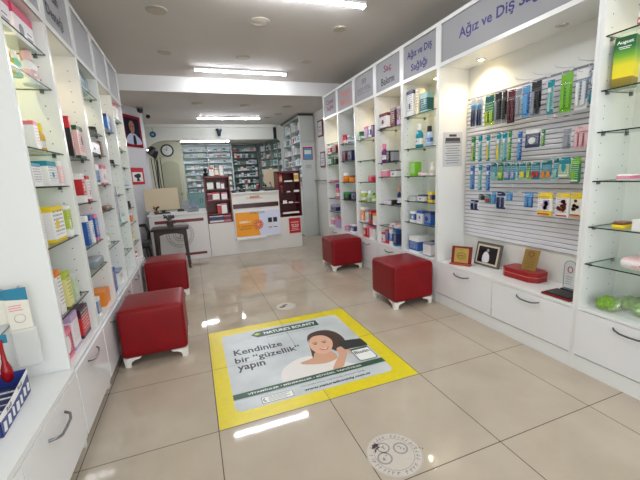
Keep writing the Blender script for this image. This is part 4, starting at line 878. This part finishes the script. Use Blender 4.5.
for ri, row in enumerate(PACKS):
    for i, (code, y1, y0, zt_, zb, desc) in enumerate(row):
        code, kind = code.split(); yc = (y0+y1)/2; w = y1-y0-.004; h = zt_-zb; hz = zt_-.012
        if kind != 'ball':
            MB().tube([(2.367, yc, hz+.004), (2.30, yc, hz), (2.225, yc, hz), (2.212, yc, hz+.012)], .0024, 6).box(2.362, yc-.012, hz-.01, 2.3675, yc+.012, hz+.012).build('hook', hookm, cW)
        cat = {'brush': 'toothbrush', 'toothbrush': 'toothbrush', 'slim': 'toothbrush', 'bag': 'pouch', 'clear': 'pouch'}.get(kind, 'blister pack')
        nm = {'toothbrush': 'toothbrush_pack', 'pouch': 'hanging_pouch', 'blister pack': 'blister_pack'}[cat]
        root = thing(nm, desc+' hanging on '+RN[ri]+' row of the slat wall', cat, (XP, yc, zb))
        base = CC[code]
        acc = {'w': 'navy', 'g': 'limey', 'k': 'grey', 'd': 'darkred', 'c': 'grey', 'b': 'sky', 't': 'tealpale', 'l': 'lime', 's': 'white', 'y': 'yellow', 'n': 'white', 'p': 'pinkish', 'v': 'lilac', 'r': 'red', 'o': 'orange', 'a': 'teal', 'G': 'lime', 'Y': 'magenta'}[code]
        if kind in ('brush', 'toothbrush', 'slim', 'small', 'ball', 'strip'):
            # backing card with coloured header, clear blister with a toothbrush inside
            thin = kind in ('brush', 'slim', 'toothbrush')
            MB().box(0, -w/2, 0, .0015, w/2, h).build('backing_card', pmat('tealpale' if thin and base == 'teal' else 'clear' if base == 'white' or kind == 'slim' else base, base, seed=i, blob=0), root)
            MB().box(-.0016, -w/2*.98, h*.80, -.0001, w/2*.98, h*.985).build('header', cmat(base if base != 'white' else 'clear'), root)
            bw = min(w*.2, .008)
            if kind == 'ball': MB().rbox((-.012, 0, h*.42), (.01, w*.36, h*.3), .009, 3).build('floss_case', cmat('teal'), root)
            else:
                n_b = 2 if w > .05 else 1
                for k in range(n_b):
                    yy = 0 if n_b == 1 else (-.22+.44*k)*w
                    b_ = MB().tube([(-.009, yy, h*.06), (-.011, yy, h*.25), (-.009, yy, h*.5), (-.009, yy, h*.62)], [bw*.8, bw, bw*.7, bw*.5], 8)
                    b_.build('handle', cmat(acc, .3), root)
                    MB().rbox((-.010, yy, h*.70), (.005, bw*1.1, h*.07), .003, 2).build('bristle_head', cmat('white' if base != 'white' else 'sky'), root)
            MB().rbox((-.010, 0, h*.42), (.009, w*.44, h*.37), .006, 2).build('blister', clear_m, root)
        elif kind in ('card', 'clear'):
            pb = pmat(base, 'tealpale' if base == 'teal' else acc, seed=i, blob=.0)
            MB().box(0, -w/2, 0, .0015, w/2, h).build('backing_card', pb, root)
            MB().box(-.0012, -w/2*.96, h*.78, -.0001, w/2*.96, h*.97).build('header', cmat('tealdark' if code in 'yvrogt' else base if base == 'black' else acc), root)
            nn = max(1, int(w/.03))
            for k in range(nn):
                yy = (k+.5)/nn*w-w/2
                if code == 'n': MB().frus((-.002, 0, h*.38), (-.012, 0, h*.38), w*.22, w*.2, 20).build('round_disc', cmat('white'), root); break
                MB().rbox((-.009, yy, h*(.3 if code in 'yvrogt' else .4)), (.006, w/nn*.30, h*(.17 if code in 'yvrogt' else .3)), .005, 2).build('item', cmat(('grey' if k % 2 else 'black') if base == 'black' else acc), root)
            MB().rbox((-.010, 0, h*.40), (.009, w*.45, h*.36), .006, 2).build('blister', clear_m, root)
        else:
            MB().rbox((-.004, 0, h*.47), (.012, w/2, h*.47), .011, 4).build('pouch_body', pmat(base, acc if code != 'Y' else 'yellow', seed=i, blob=.22 if code != 'Y' else .12), root)
            MB().box(-.002, -w/2*.9, h*.9, -.0005, w/2*.9, h).build('top_seal', cmat(acc if code != 'Y' else 'yellow'), root)
            MB().box(-.0172, -w/2*.8, h*.07, -.0155, w/2*.8, h*.13).build('bottom_band', cmat('magenta' if code == 'Y' else 'white'), root)
            if code == 'Y':
                q = MB(); rd = random.Random(i)
                for k in range(9): 
                    yy, zz, r_ = rd.uniform(-.24, .24)*w, rd.uniform(.32, .7)*h, rd.uniform(.12, .16)*w; q.frus((-.0165, yy, zz), (-.0175, yy, zz), r_, r_, 10)
                q.build('picture', cmat(['darkplum', 'lilac', 'darkred'][i % 3]), root)
e_h = MB()
for y in (.62, .57, .05, .12): pass
for ri, ys in enumerate(([.30, .17, .02, -.12], [.06, .0], [], [.28, .25])):
    for y in ys:
        MB().tube([(2.367, y, ROWZ[ri]+.03), (2.30, y, ROWZ[ri]+.026), (2.225, y, ROWZ[ri]+.026), (2.212, y, ROWZ[ri]+.04)], .0024, 6).box(2.362, y-.012, ROWZ[ri]+.015, 2.3675, y+.012, ROWZ[ri]+.04).build('hook', hookm, cW)
# long wire price rails of the lower rows
for z in (1.505, 1.275, 1.058): MB().tube([(2.362, .88, z+.012), (2.362, -.29, z+.012)], .0028, 6).build('rail', hookm, cW)

# ---------------------------------------------------------------- near left items on the low cabinet
tr = thing('roll_tray', 'blue and white patterned tray marked Roll on the low cabinet', 'tray', (-.785, -.13, .4155), .10)
TX = .085; TY = .15
m_tray = pmat('navy', 'white', seed=2, blob=0); m_tw = cmat('white'); m_tb = mat('tray_blue', (44, 62, 140), .4, noise=.3, nscale=30)
q = MB().box(TX-.004, -TY, 0, TX, TY, .075).box(-TX, -TY, 0, -TX+.004, TY, .11).box(-TX, -TY, 0, TX, -TY+.004, .08).box(-TX, TY-.004, 0, TX, TY, .10).box(-TX, -TY, 0, TX, TY, .003)
q.build('tray_box', m_tb, tr)
q = MB(); q.prism([(-TY, .058), (-.05, .052), (.05, .06), (TY, .082), (TY, .098), (.05, .088), (-.05, .078), (-TY, .078)], (TX, 0, 0), (0, 1, 0), (0, 0, 1), (1, 0, 0), .0016); q.build('tray_lip', m_tw, tr)
for yy, zz in ((-.07, .066), (.05, .078)): text('tray_lettering', 'Roll', cmat('black'), tr, (TX+.0018, yy, zz), (0, 1, 0), (0, 0, 1), .045, .016, .0006, bold=.02)
rd = random.Random(3); q = MB()
for k in range(7):
    a = -.125+.042*k; zz = rd.uniform(.022, .032); w_ = rd.uniform(.8, 1.5)
    q.prism([(-.010*w_, -.014), (.009*w_, -.019), (.013*w_, .014), (-.005*w_, .020)], (TX+.0004, a, zz), (0, 1, 0), (0, 0, 1), (1, 0, 0), .0012)
q.build('tray_pattern', m_tw, tr)
for k in range(6):
    o = MB().frus((-.07, 0, 0), (.07, 0, 0), .022, .022, 14, 0).build('roll_packet', pmat('white', 'navy', seed=k), None, 0, (-.785-.0045*(k-2.5), -.245+.046*k, .4425)); o.rotation_euler = (0, 0, .10)
    tag(o, 'small white and navy roll packet lying in the patterned tray', 'roll', 'rolls in the patterned tray')
# hanging brush cards on hooks of the side panel
def hangcard(x, z, w, h, hh, label, rz=0, brush=None):
    root = thing('hanging_card', label, 'card pack', (x, .085, z), rz)
    MB().box(-w/2, 0, 0, w/2, .002, h).build('card', mat('card_cream', (232, 228, 214), .5) if 'card_cream' not in bpy.data.materials else bpy.data.materials['card_cream'], root)
    MB().prism([(-w/2, h-hh*.8), (w/2, h-hh), (w/2, h), (-w/2, h)], (0, -.0012, 0), (1, 0, 0), (0, 0, 1), (0, 1, 0), .001).build('header', mat('card_teal', (32, 128, 160), .4) if 'card_teal' not in bpy.data.materials else bpy.data.materials['card_teal'], root)
    MB().tube([(-.001, .002, h-.012), (0, .05, h-.012), (0, .069, h-.008)], .003, 6).build('hook', metal_m, root)
    return root
h1 = hangcard(-.722, .645, .075, .20, .055, 'white card pack with teal header, hanging in front of the side panel', .15)
text('card_lettering', 'Brush', cmat('white'), h1, (-.003, -.0014, .172), (1, 0, 0), (0, 0, 1), .045, .016, .0006, bold=.02) if False else None
q = MB(); q.box(-.03, -.001, .115, .01, -.0001, .118).box(-.03, -.001, .105, .015, -.0001, .108).box(-.03, -.001, .125, .012, -.0001, .128); q.build('pink_print', cmat('pink'), h1)
q = MB(); q.tube([(.0+.018*math.cos(k*PI/8), -.001, .07+.018*math.sin(k*PI/8)) for k in range(17)], .0008, 4); q.build('circle_print', cmat('grey'), h1)
MB().rbox((.005, 0, -.06), (.045, .016, .085), .014, 3).build('clear_bag', glassy('pale_bag_plastic', (.95, .96, .94, 1), rough=.3, haze=.4), h1)
h2 = hangcard(-.785, .70, .05, .14, .04, 'partly seen card pack with teal header at the left edge', .1)
h3 = thing('hanging_brush', 'red handled hair brush on teal card at the left edge', 'brush', (-.775, .02, .475), .1)
MB().lathe([(.004, 0), (.017, .012), (.021, .035), (.018, .06), (.009, .09), (.0065, .14), (.008, .18)], n=16).build('handle', mat('brush_red', (160, 16, 26), .2), h3)
MB().box(-.03, .008, .165, .02, .010, .20).build('card', bpy.data.materials['card_teal'], h3)
MB().tube([(0, .010, .195), (0, .10, .195), (0, .134, .2)], .003, 6).build('hook', metal_m, h3)

# ---------------------------------------------------------------- ceiling fittings
def tube_light(x0, x1, y, z, label, hang=.0, watts=1):
    root = thing('tube_light', label, 'ceiling light', ((x0+x1)/2, y, z), world=False); w = (x1-x0)/2
    MB().box(-w, -.035, -.02, w, .035, 0).build('housing', mat('housing_white', (226, 226, 226), .4) if 'housing_white' not in bpy.data.materials else bpy.data.materials['housing_white'], root, .002)
    q = MB(); pr = [(.018*math.cos(PI+k*PI/8), -.02+.018*math.sin(PI+k*PI/8)) for k in range(9)]
    q.prism(pr, (-w+.012, 0, 0), (0, 1, 0), (0, 0, 1), (1, 0, 0), 2*w-.024); q.build('diffuser', tube_m, root)
    for s_ in (-1, 1): MB().box(s_*w, -.03, -.040, s_*(w-.012), .03, 0).build('end_cap', bpy.data.materials['housing_white'], root)
tube_light(.34, 1.54, 1.22, 2.63, 'white ceiling tube light nearest the camera, cut by the top edge')
tube_light(.20, 1.39, 3.22, 2.63, 'white ceiling tube light just in front of the beam')
tube_light(.25, 1.45, 5.58, 2.44, 'white ceiling tube light above the counter, behind the beam')
tube_light(-.11, .92, 6.585, 2.12, 'white tube light under the rear lintel, above the lit medicine cabinet')
tube_light(.36, 1.56, -.9, 2.63, 'white ceiling tube light above and behind the camera')
for i, (x, y, z, r, lab) in enumerate(((-.10, 1.735, 2.63, .085, 'beige round ceiling light, front row, left'), (.752, 1.752, 2.63, .09, 'beige round ceiling light with ring, front row, middle'), (1.535, 1.733, 2.63, .07, 'beige round ceiling light, front row, right'),
   (-.10, 2.722, 2.63, .075, 'beige round ceiling light, second row, left'), (.735, 2.724, 2.63, .085, 'beige round ceiling light with ring, second row, middle'), (1.509, 2.725, 2.63, .065, 'beige round ceiling light, second row, right'),
   (.238, 4.398, 2.44, .09, 'round ceiling disc behind the beam, left'), (.999, 4.476, 2.44, .09, 'round ceiling disc behind the beam, middle'), (1.73, 4.487, 2.44, .085, 'round ceiling disc behind the beam, right'),
   (1.739, 5.2, 2.44, .075, 'round ceiling disc near the tower shelves'), (1.62, 5.6, 2.44, .07, 'round ceiling disc just before the back wall'))):
    t = thing('recessed_light', lab, 'ceiling light', (x, y, z))
    MB().lathe([(r, 0), (r*.99, -.006), (r*.86, -.010), (r*.8, -.004)], n=28).build('ring', mat('ring_beige', (176, 170, 158), .5) if 'ring_beige' not in bpy.data.materials else bpy.data.materials['ring_beige'], t)
    MB().lathe([(r*.80, -.0115), (r*.78, -.013), (.001, -.013)], n=28).build('diffuser', disc_m, t)

# ---------------------------------------------------------------- pillar: portrait, notice, cameras
PD = Vector((.25, .50, 0)).normalized(); PN = Vector((PD.y, -PD.x, 0))      # along the pillar face, and out of it
def pp(t, z, out=0): p = Vector((-.90, 4.42, 0))+PD*t+PN*out; return (p.x, p.y, z)
def ppan(name, t0, t1, z0, z1, out, th, m_, parent=None):
    return MB().prism([(t0, z0), (t1, z0), (t1, z1), (t0, z1)], pp(0, 0, out), PD, (0, 0, 1), PN, th).build(name, m_, parent)
po = ppan('portrait', .04, .50, 1.82, 2.30, .002, .02, mat('portrait_red', (140, 16, 30), .8, spec=.15)); tag(po, 'red framed portrait of a man in white shirt and dark tie, on the pillar', 'portrait')
ppan('portrait_ground', .10, .45, 1.87, 2.26, .0225, .001, mat('portrait_navy', (24, 20, 52), .8, spec=.15), po)
def pflat(nm, pts, out, m_): return MB().prism(blobby(pts, 4), pp(0, 0, out), PD, (0, 0, 1), PN, .001).build(nm, m_, po)
pflat('person_shirt', [(.10, 1.87), (.12, 1.96), (.20, 2.02), (.30, 2.03), (.38, 1.99), (.44, 1.95), (.45, 1.87)], .024, mat('portrait_shirt', (180, 188, 210), .8, spec=.15))
pflat('person_tie', [(.26, 1.87), (.27, 1.99), (.29, 2.0), (.32, 1.99), (.33, 1.87)], .0255, mat('portrait_tie', (24, 26, 40), .8, spec=.15))
pflat('person_head', [(.215, 2.06), (.19, 2.12), (.20, 2.18), (.24, 2.215), (.29, 2.205), (.32, 2.15), (.31, 2.07), (.27, 2.015), (.24, 2.02)], .027, mat('portrait_skin', (176, 126, 104), .8, spec=.15))
for t_ in (.225, .285): pflat('person_eye', [(t_-.018, 2.13), (t_, 2.138), (t_+.018, 2.13), (t_, 2.124)], .0285, mat('portrait_tie', (24, 26, 40), .8, spec=.15))
pflat('person_mouth', [(.235, 2.065), (.255, 2.068), (.28, 2.065), (.255, 2.059)], .0285, mat('portrait_lip', (150, 90, 80), .8, spec=.15))
cn = ppan('notice', .09, .43, 1.235, 1.50, .002, .004, mat('camera_notice_red', (196, 40, 50), .4)); tag(cn, 'red bordered camera surveillance notice below the portrait', 'notice')
ppan('notice_field', .13, .39, 1.28, 1.43, .0065, .001, cmat('white'), cn)
q = MB().prism(blobby([(.17, 1.38), (.30, 1.41), (.34, 1.37), (.30, 1.34), (.22, 1.34)], 3), pp(0, 0, .008), PD, (0, 0, 1), PN, .001); q.prism([(.24, 1.35), (.27, 1.35), (.31, 1.29), (.22, 1.29)], pp(0, 0, .008), PD, (0, 0, 1), PN, .001); q.build('camera_icon', black_m, cn)
cm = thing('security_camera', 'white bullet security camera high on the pillar, facing the shop', 'security camera', (-.56, 4.86, 2.33))
MB().tube([(-.095, .03, .08), (-.06, .0, .06), (0, 0, .02)], .008, 8).build('bracket', metal_m, cm)
MB().frus((-.02, .03, .03), (.035, -.06, -.02), .032, .032, 16).build('camera_body', cmat('white'), cm)
MB().frus((.035, -.06, -.02), (.045, -.075, -.028), .033, .030, 16).build('lens', black_m, cm)
dm = thing('dome_camera', 'black dome security camera beside the portrait', 'security camera', (-.62, 4.75, 2.345))
MB().lathe([(.045, .07), (.045, .04), (.04, .02), (.0, 0)], n=18).build('dome', black_m, dm); MB().lathe([(.055, .07), (.055, .092)], n=18).build('mount', metal_m, dm)
bd = thing('evil_eye_bead', 'blue round glass bead hanging on the rear wall', 'ornament', (-.62, 6.54, 2.24))
MB().frus((0, 0, 0), (0, -.02, 0), .06, .06, 24).build('bead', mat('bead_blue', (24, 74, 104), .2), bd); MB().frus((0, -.021, 0), (0, -.025, 0), .03, .03, 20).build('iris', mat('bead_pale', (110, 160, 180), .2), bd); MB().tube([(0, -.008, .06), (0, -.008, .16)], .004, 6).build('string', black_m, bd)
wpot = thing('wall_pot', 'dark blue tapered pot mounted on the rear wall', 'wall pot', (.71, 6.495, 2.19))
MB().lathe([(.03, 0), (.05, .11), (.065, .115), (.065, .15), (.055, .15)], n=18).build('pot', mat('pot_blue', (20, 44, 62), .4), wpot)
MB().box(-.03, .03, .05, .03, .055, .10).build('bracket', black_m, wpot)
tag(MB().box(-.035, -.02, 0, .035, 0, .26).build('speaker_bar', black_m, None, .003, (1.97, 6.545, 2.12)), 'narrow black speaker bar at the right end of the rear wall', 'speaker')
ck = thing('wall_clock', 'round black rimmed wall clock above the olive door', 'clock', (-.43, 7.448, 1.985))
q = MB(); n = 28
q.frus((0, 0, 0), (0, -.02, 0), .145, .145, n); q.build('clock_body', black_m, ck)
MB().frus((0, -.0205, 0), (0, -.022, 0), .112, .112, n).build('dial', mat('dial_grey', (196, 200, 196), .4), ck)
MB().tube([(0, -.024, 0), (.0, -.024, .085)], .005, 5).tube([(0, -.024, 0), (-.05, -.024, .02)], .006, 5).build('hand', black_m, ck)
fl = thing('floor_lamp', 'tall black domed floor lamp behind the reception desk', 'lamp', (-.52, 5.1, 0))
MB().lathe([(.14, 0), (.14, .015), (.02, .03)], n=20).build('base', black_m, fl)
MB().tube([(0, 0, .02), (.0, 0, 1.2), (.01, 0, 1.6), (-.02, 0, 1.74)], .011, 8).build('pole', black_m, fl)
q = MB().lathe([(.02, .08), (.07, .06), (.10, .0), (.11, -.06), (.10, -.055), (.06, .03)], n=22).build('lamp_shade', black_m, fl); q.location = (-.03, 0, 1.78); q.rotation_euler = (.2, .75, 0)
wl = thing('wall_lamp', 'small white lamp glowing on the pillar edge', 'lamp', (-.62, 5.02, 1.80))
MB().rbox((0, 0, 0), (.018, .018, .018), .017, 3).build('lamp_globe', mat('lamp_glow', (255, 250, 240), .4, emit=(255, 250, 235), es=1.6), wl); MB().box(-.03, -.01, -.01, -.02, .01, .01).build('bracket', metal_m, wl)
q = [tag(MB().tube([(-.62+.05*k, 5.42, 1.7), (-.60+.045*k, 5.40, 1.2), (-.57+.05*k, 5.42, .55), (-.58+.05*k, 5.42, .0)], .007, 6).build('hanging_cable', black_m), 'thin dark cable hanging behind the pillar and reception desk', 'cable', 'cables behind the reception desk') for k in range(4)]
for i, (y0, y1, z0, z1, lab) in enumerate(((4.57, 4.83, 1.95, 2.25, 'dark red framed certificate, upper of two on the right wall'), (4.50, 4.76, 1.38, 1.67, 'dark red framed certificate, lower of two on the right wall'))):
    f_ = thing('framed_certificate', lab, 'picture frame', (RW-.002, (y0+y1)/2, z0), world=False); w, h = (y1-y0)/2, z1-z0
    MB().box(-.018, -w, 0, 0, w, h).build('frame', mat('frame_red', (120, 20, 34), .4) if i == 0 else bpy.data.materials['frame_red'], f_, .002)
    MB().box(-.020, -w+.03, .03, -.0182, w-.03, h-.03).build('paper', cmat('clear'), f_)
    MB().box(-.0212, -w+.06, h*.55, -.0202, w-.06, h*.6).box(-.0212, -w+.05, h*.4, -.0202, w-.05, h*.43).box(-.0212, -w+.05, h*.3, -.0202, w-.05, h*.33).build('text_lines', cmat('grey'), f_)
tag(MB().tube([(2.415, 4.45, 1.13), (2.36, 4.45, 1.13), (2.36, 5.0, 1.13), (2.415, 5.0, 1.13)], .012, 8).build('towel_rail', dark_metal), 'thin metal rail on the right wall beyond the cabinets', 'rail')
tag(MB().box(0, 0, 0, .05, .10, 1.05).build('rolled_banner', cmat('paleyellow'), None, .01, (2.34, 4.25, 0)), 'pale yellow upright board leaning at the right wall', 'board')

# ---------------------------------------------------------------- medicine shelving
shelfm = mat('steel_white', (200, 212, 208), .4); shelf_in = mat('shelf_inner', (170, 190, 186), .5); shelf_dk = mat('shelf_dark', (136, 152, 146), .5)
BOXC = ['white', 'white', 'white', 'clear', 'cream', 'teal', 'palegreen', 'pinkish', 'greyblue', 'grey', 'tealpale', 'clear', 'bluewhite', 'red', 'tealdark', 'greyteal']
_bm = {}
def medbox(c, tall):
    k = (c, tall)
    if k not in _bm:
        _bm[k] = MB().box(-.5, -.5, 0, .5, .5, 1).build('medicine_box', pmat(c, 'white' if c != 'white' else 'greyblue', seed=len(_bm)))
        o = _bm[k]; me = o.data; bpy.data.objects.remove(o); _bm[k] = me
    return _bm[k]
def shelving(x0, x1, y0, y1, z0, z1, nz, facing, label, unit, m_, cols=1, per=6, seed=0, base=None, lo=0, sparse=.12):
    """facing '-y' or '-x'"""
    root = thing('medicine_shelf', label, 'shelf', ((x0+x1)/2, (y0+y1)/2, 0), world=True); t = .02
    q = MB()
    if facing == '-y':
        q.box(x0, y1-t, 0, x1, y1, z1)
        for k in range(cols+1): 
            xx = x0+(x1-x0-t)*k/cols; q.box(xx, y0, 0, xx+t, y1-t, z1)
    else:
        q.box(x1-t, y0, 0, x1, y1, z1)
        for k in range(cols+1):
            yy = y0+(y1-y0-t)*k/cols; q.box(x0, yy, 0, x1-t, yy+t, z1)
    q.box(x0, y0, z1-t, x1, y1, z1+.001); q.build('frame', m_, root)
    if base: 
        bq = MB().box(x0+.001, y0-.004, .02, x1-.001, y0+.05, z0-.03) if facing == '-y' else MB().box(x0-.004, y0+.001, .02, x0+.05, y1-.001, z0-.03)
        bq.build('base_door', base, root)
        if facing == '-y': MB().box(x0+.3, y0-.015, z0-.28, x0+.31, y0-.004, z0-.16).box(x0+.36, y0-.015, z0-.28, x0+.37, y0-.004, z0-.16).build('handle', black_m, root)
    rd = random.Random(seed)
    for k in range(nz):
        z = z0+(z1-z0-.02)*k/nz
        MB().box(x0+t if facing == '-y' else x0+.002, y0+.002, z-.012, x1-t, y1-t, z).build('shelf_board', m_, root)
        hmax = (z1-z0)/nz-.04
        for c in range(cols):
            p = 0
            n_ = per
            for j in range(n_):
                if rd.random() < sparse: continue
                a = (c+(j+.5)/n_*.92+.04)/cols; w = (1/cols/n_)*rd.uniform(.55, .85)
                cc = rd.choice(BOXC); me = medbox(cc, 0); o = bpy.data.objects.new('medicine_box', me); COL.objects.link(o)
                hh = hmax*rd.uniform(.45, .95)
                if facing == '-y': o.location = (x0+t+(x1-x0-2*t)*a, y0+.06, z+.0005); o.scale = ((x1-x0)*w, .08, hh)
                else: o.location = (x0+.06, y0+t+(y1-y0-2*t)*a, z+.0005); o.scale = (.08, (y1-y0)*w, hh)
                tag(o, 'small medicine box on '+['bottom', 'second lowest', 'third lowest', 'fourth lowest', 'fifth lowest', 'sixth lowest', 'seventh lowest', 'eighth lowest', 'ninth lowest'][k]+' board of '+unit, 'medicine box', 'medicine boxes on one board of '+unit)
    return root
tealb = mat('teal_door', (120, 160, 158), .4)
shelving(-.115, 1.115, 7.98, 8.3, .96, 2.16, 8, '-y', 'brightly lit two column medicine shelf in the back room', 'the lit back room shelf', mat('lit_shelf_white', (226, 238, 238), .35), cols=2, per=5, seed=11, base=tealb)
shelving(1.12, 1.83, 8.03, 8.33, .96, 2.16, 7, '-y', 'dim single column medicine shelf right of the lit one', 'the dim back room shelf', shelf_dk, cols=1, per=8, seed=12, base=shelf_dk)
_before = set(bpy.data.objects)
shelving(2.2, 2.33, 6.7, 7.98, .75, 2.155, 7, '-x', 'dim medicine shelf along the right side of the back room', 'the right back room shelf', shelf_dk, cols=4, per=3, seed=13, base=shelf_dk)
bpy.context.view_layer.update()
_R = Matrix.Translation((2.2, 6.7, 0)) @ Matrix.Rotation(math.radians(16.5), 4, 'Z') @ Matrix.Translation((-2.2, -6.7, 0))
for o in set(bpy.data.objects)-_before:
    if o.parent is None: o.matrix_basis = _R @ o.matrix_basis
tw = shelving(2.12, 2.415, 5.1, 6.45, 1.0, 2.40, 6, '-x', 'tall white medicine tower standing right behind the counter', 'the white tower', mat('tower_white', (206, 214, 212), .4), cols=2, per=4, seed=14, base=mat('tower_door', (214, 218, 216), .35))
MB().box(2.10, 5.08, 2.40, 2.417, 6.47, 2.425).build('cornice', mat('cornice_dark', (74, 70, 66), .5), tw)
MB().box(2.121, 5.085, 1.92, 2.414, 5.0995, 2.395).box(2.121, 5.085, 0, 2.414, 5.0995, 1.9).build('end_panel', mat('tower_panel', (214, 219, 217), .4), tw)
n_ = tag(MB().box(2.16, 5.078, 1.55, 2.36, 5.0845, 1.80).build('notice', cmat('red')), 'small red edged certificate on the tower end panel', 'notice')
MB().box(2.175, 5.0765, 1.56, 2.345, 5.0778, 1.775).build('notice_field', cmat('sky'), n_); MB().box(2.19, 5.0755, 1.66, 2.33, 5.0763, 1.74).build('notice_print', cmat('white'), n_)
n_ = tag(MB().box(2.20, 5.080, 1.36, 2.33, 5.0845, 1.47).build('notice', cmat('clear')), 'small pale paper note on the tower end panel', 'notice')
MB().box(2.215, 5.0785, 1.43, 2.315, 5.0798, 1.44).box(2.215, 5.0785, 1.40, 2.315, 5.0798, 1.41).build('notice_print', cmat('grey'), n_)
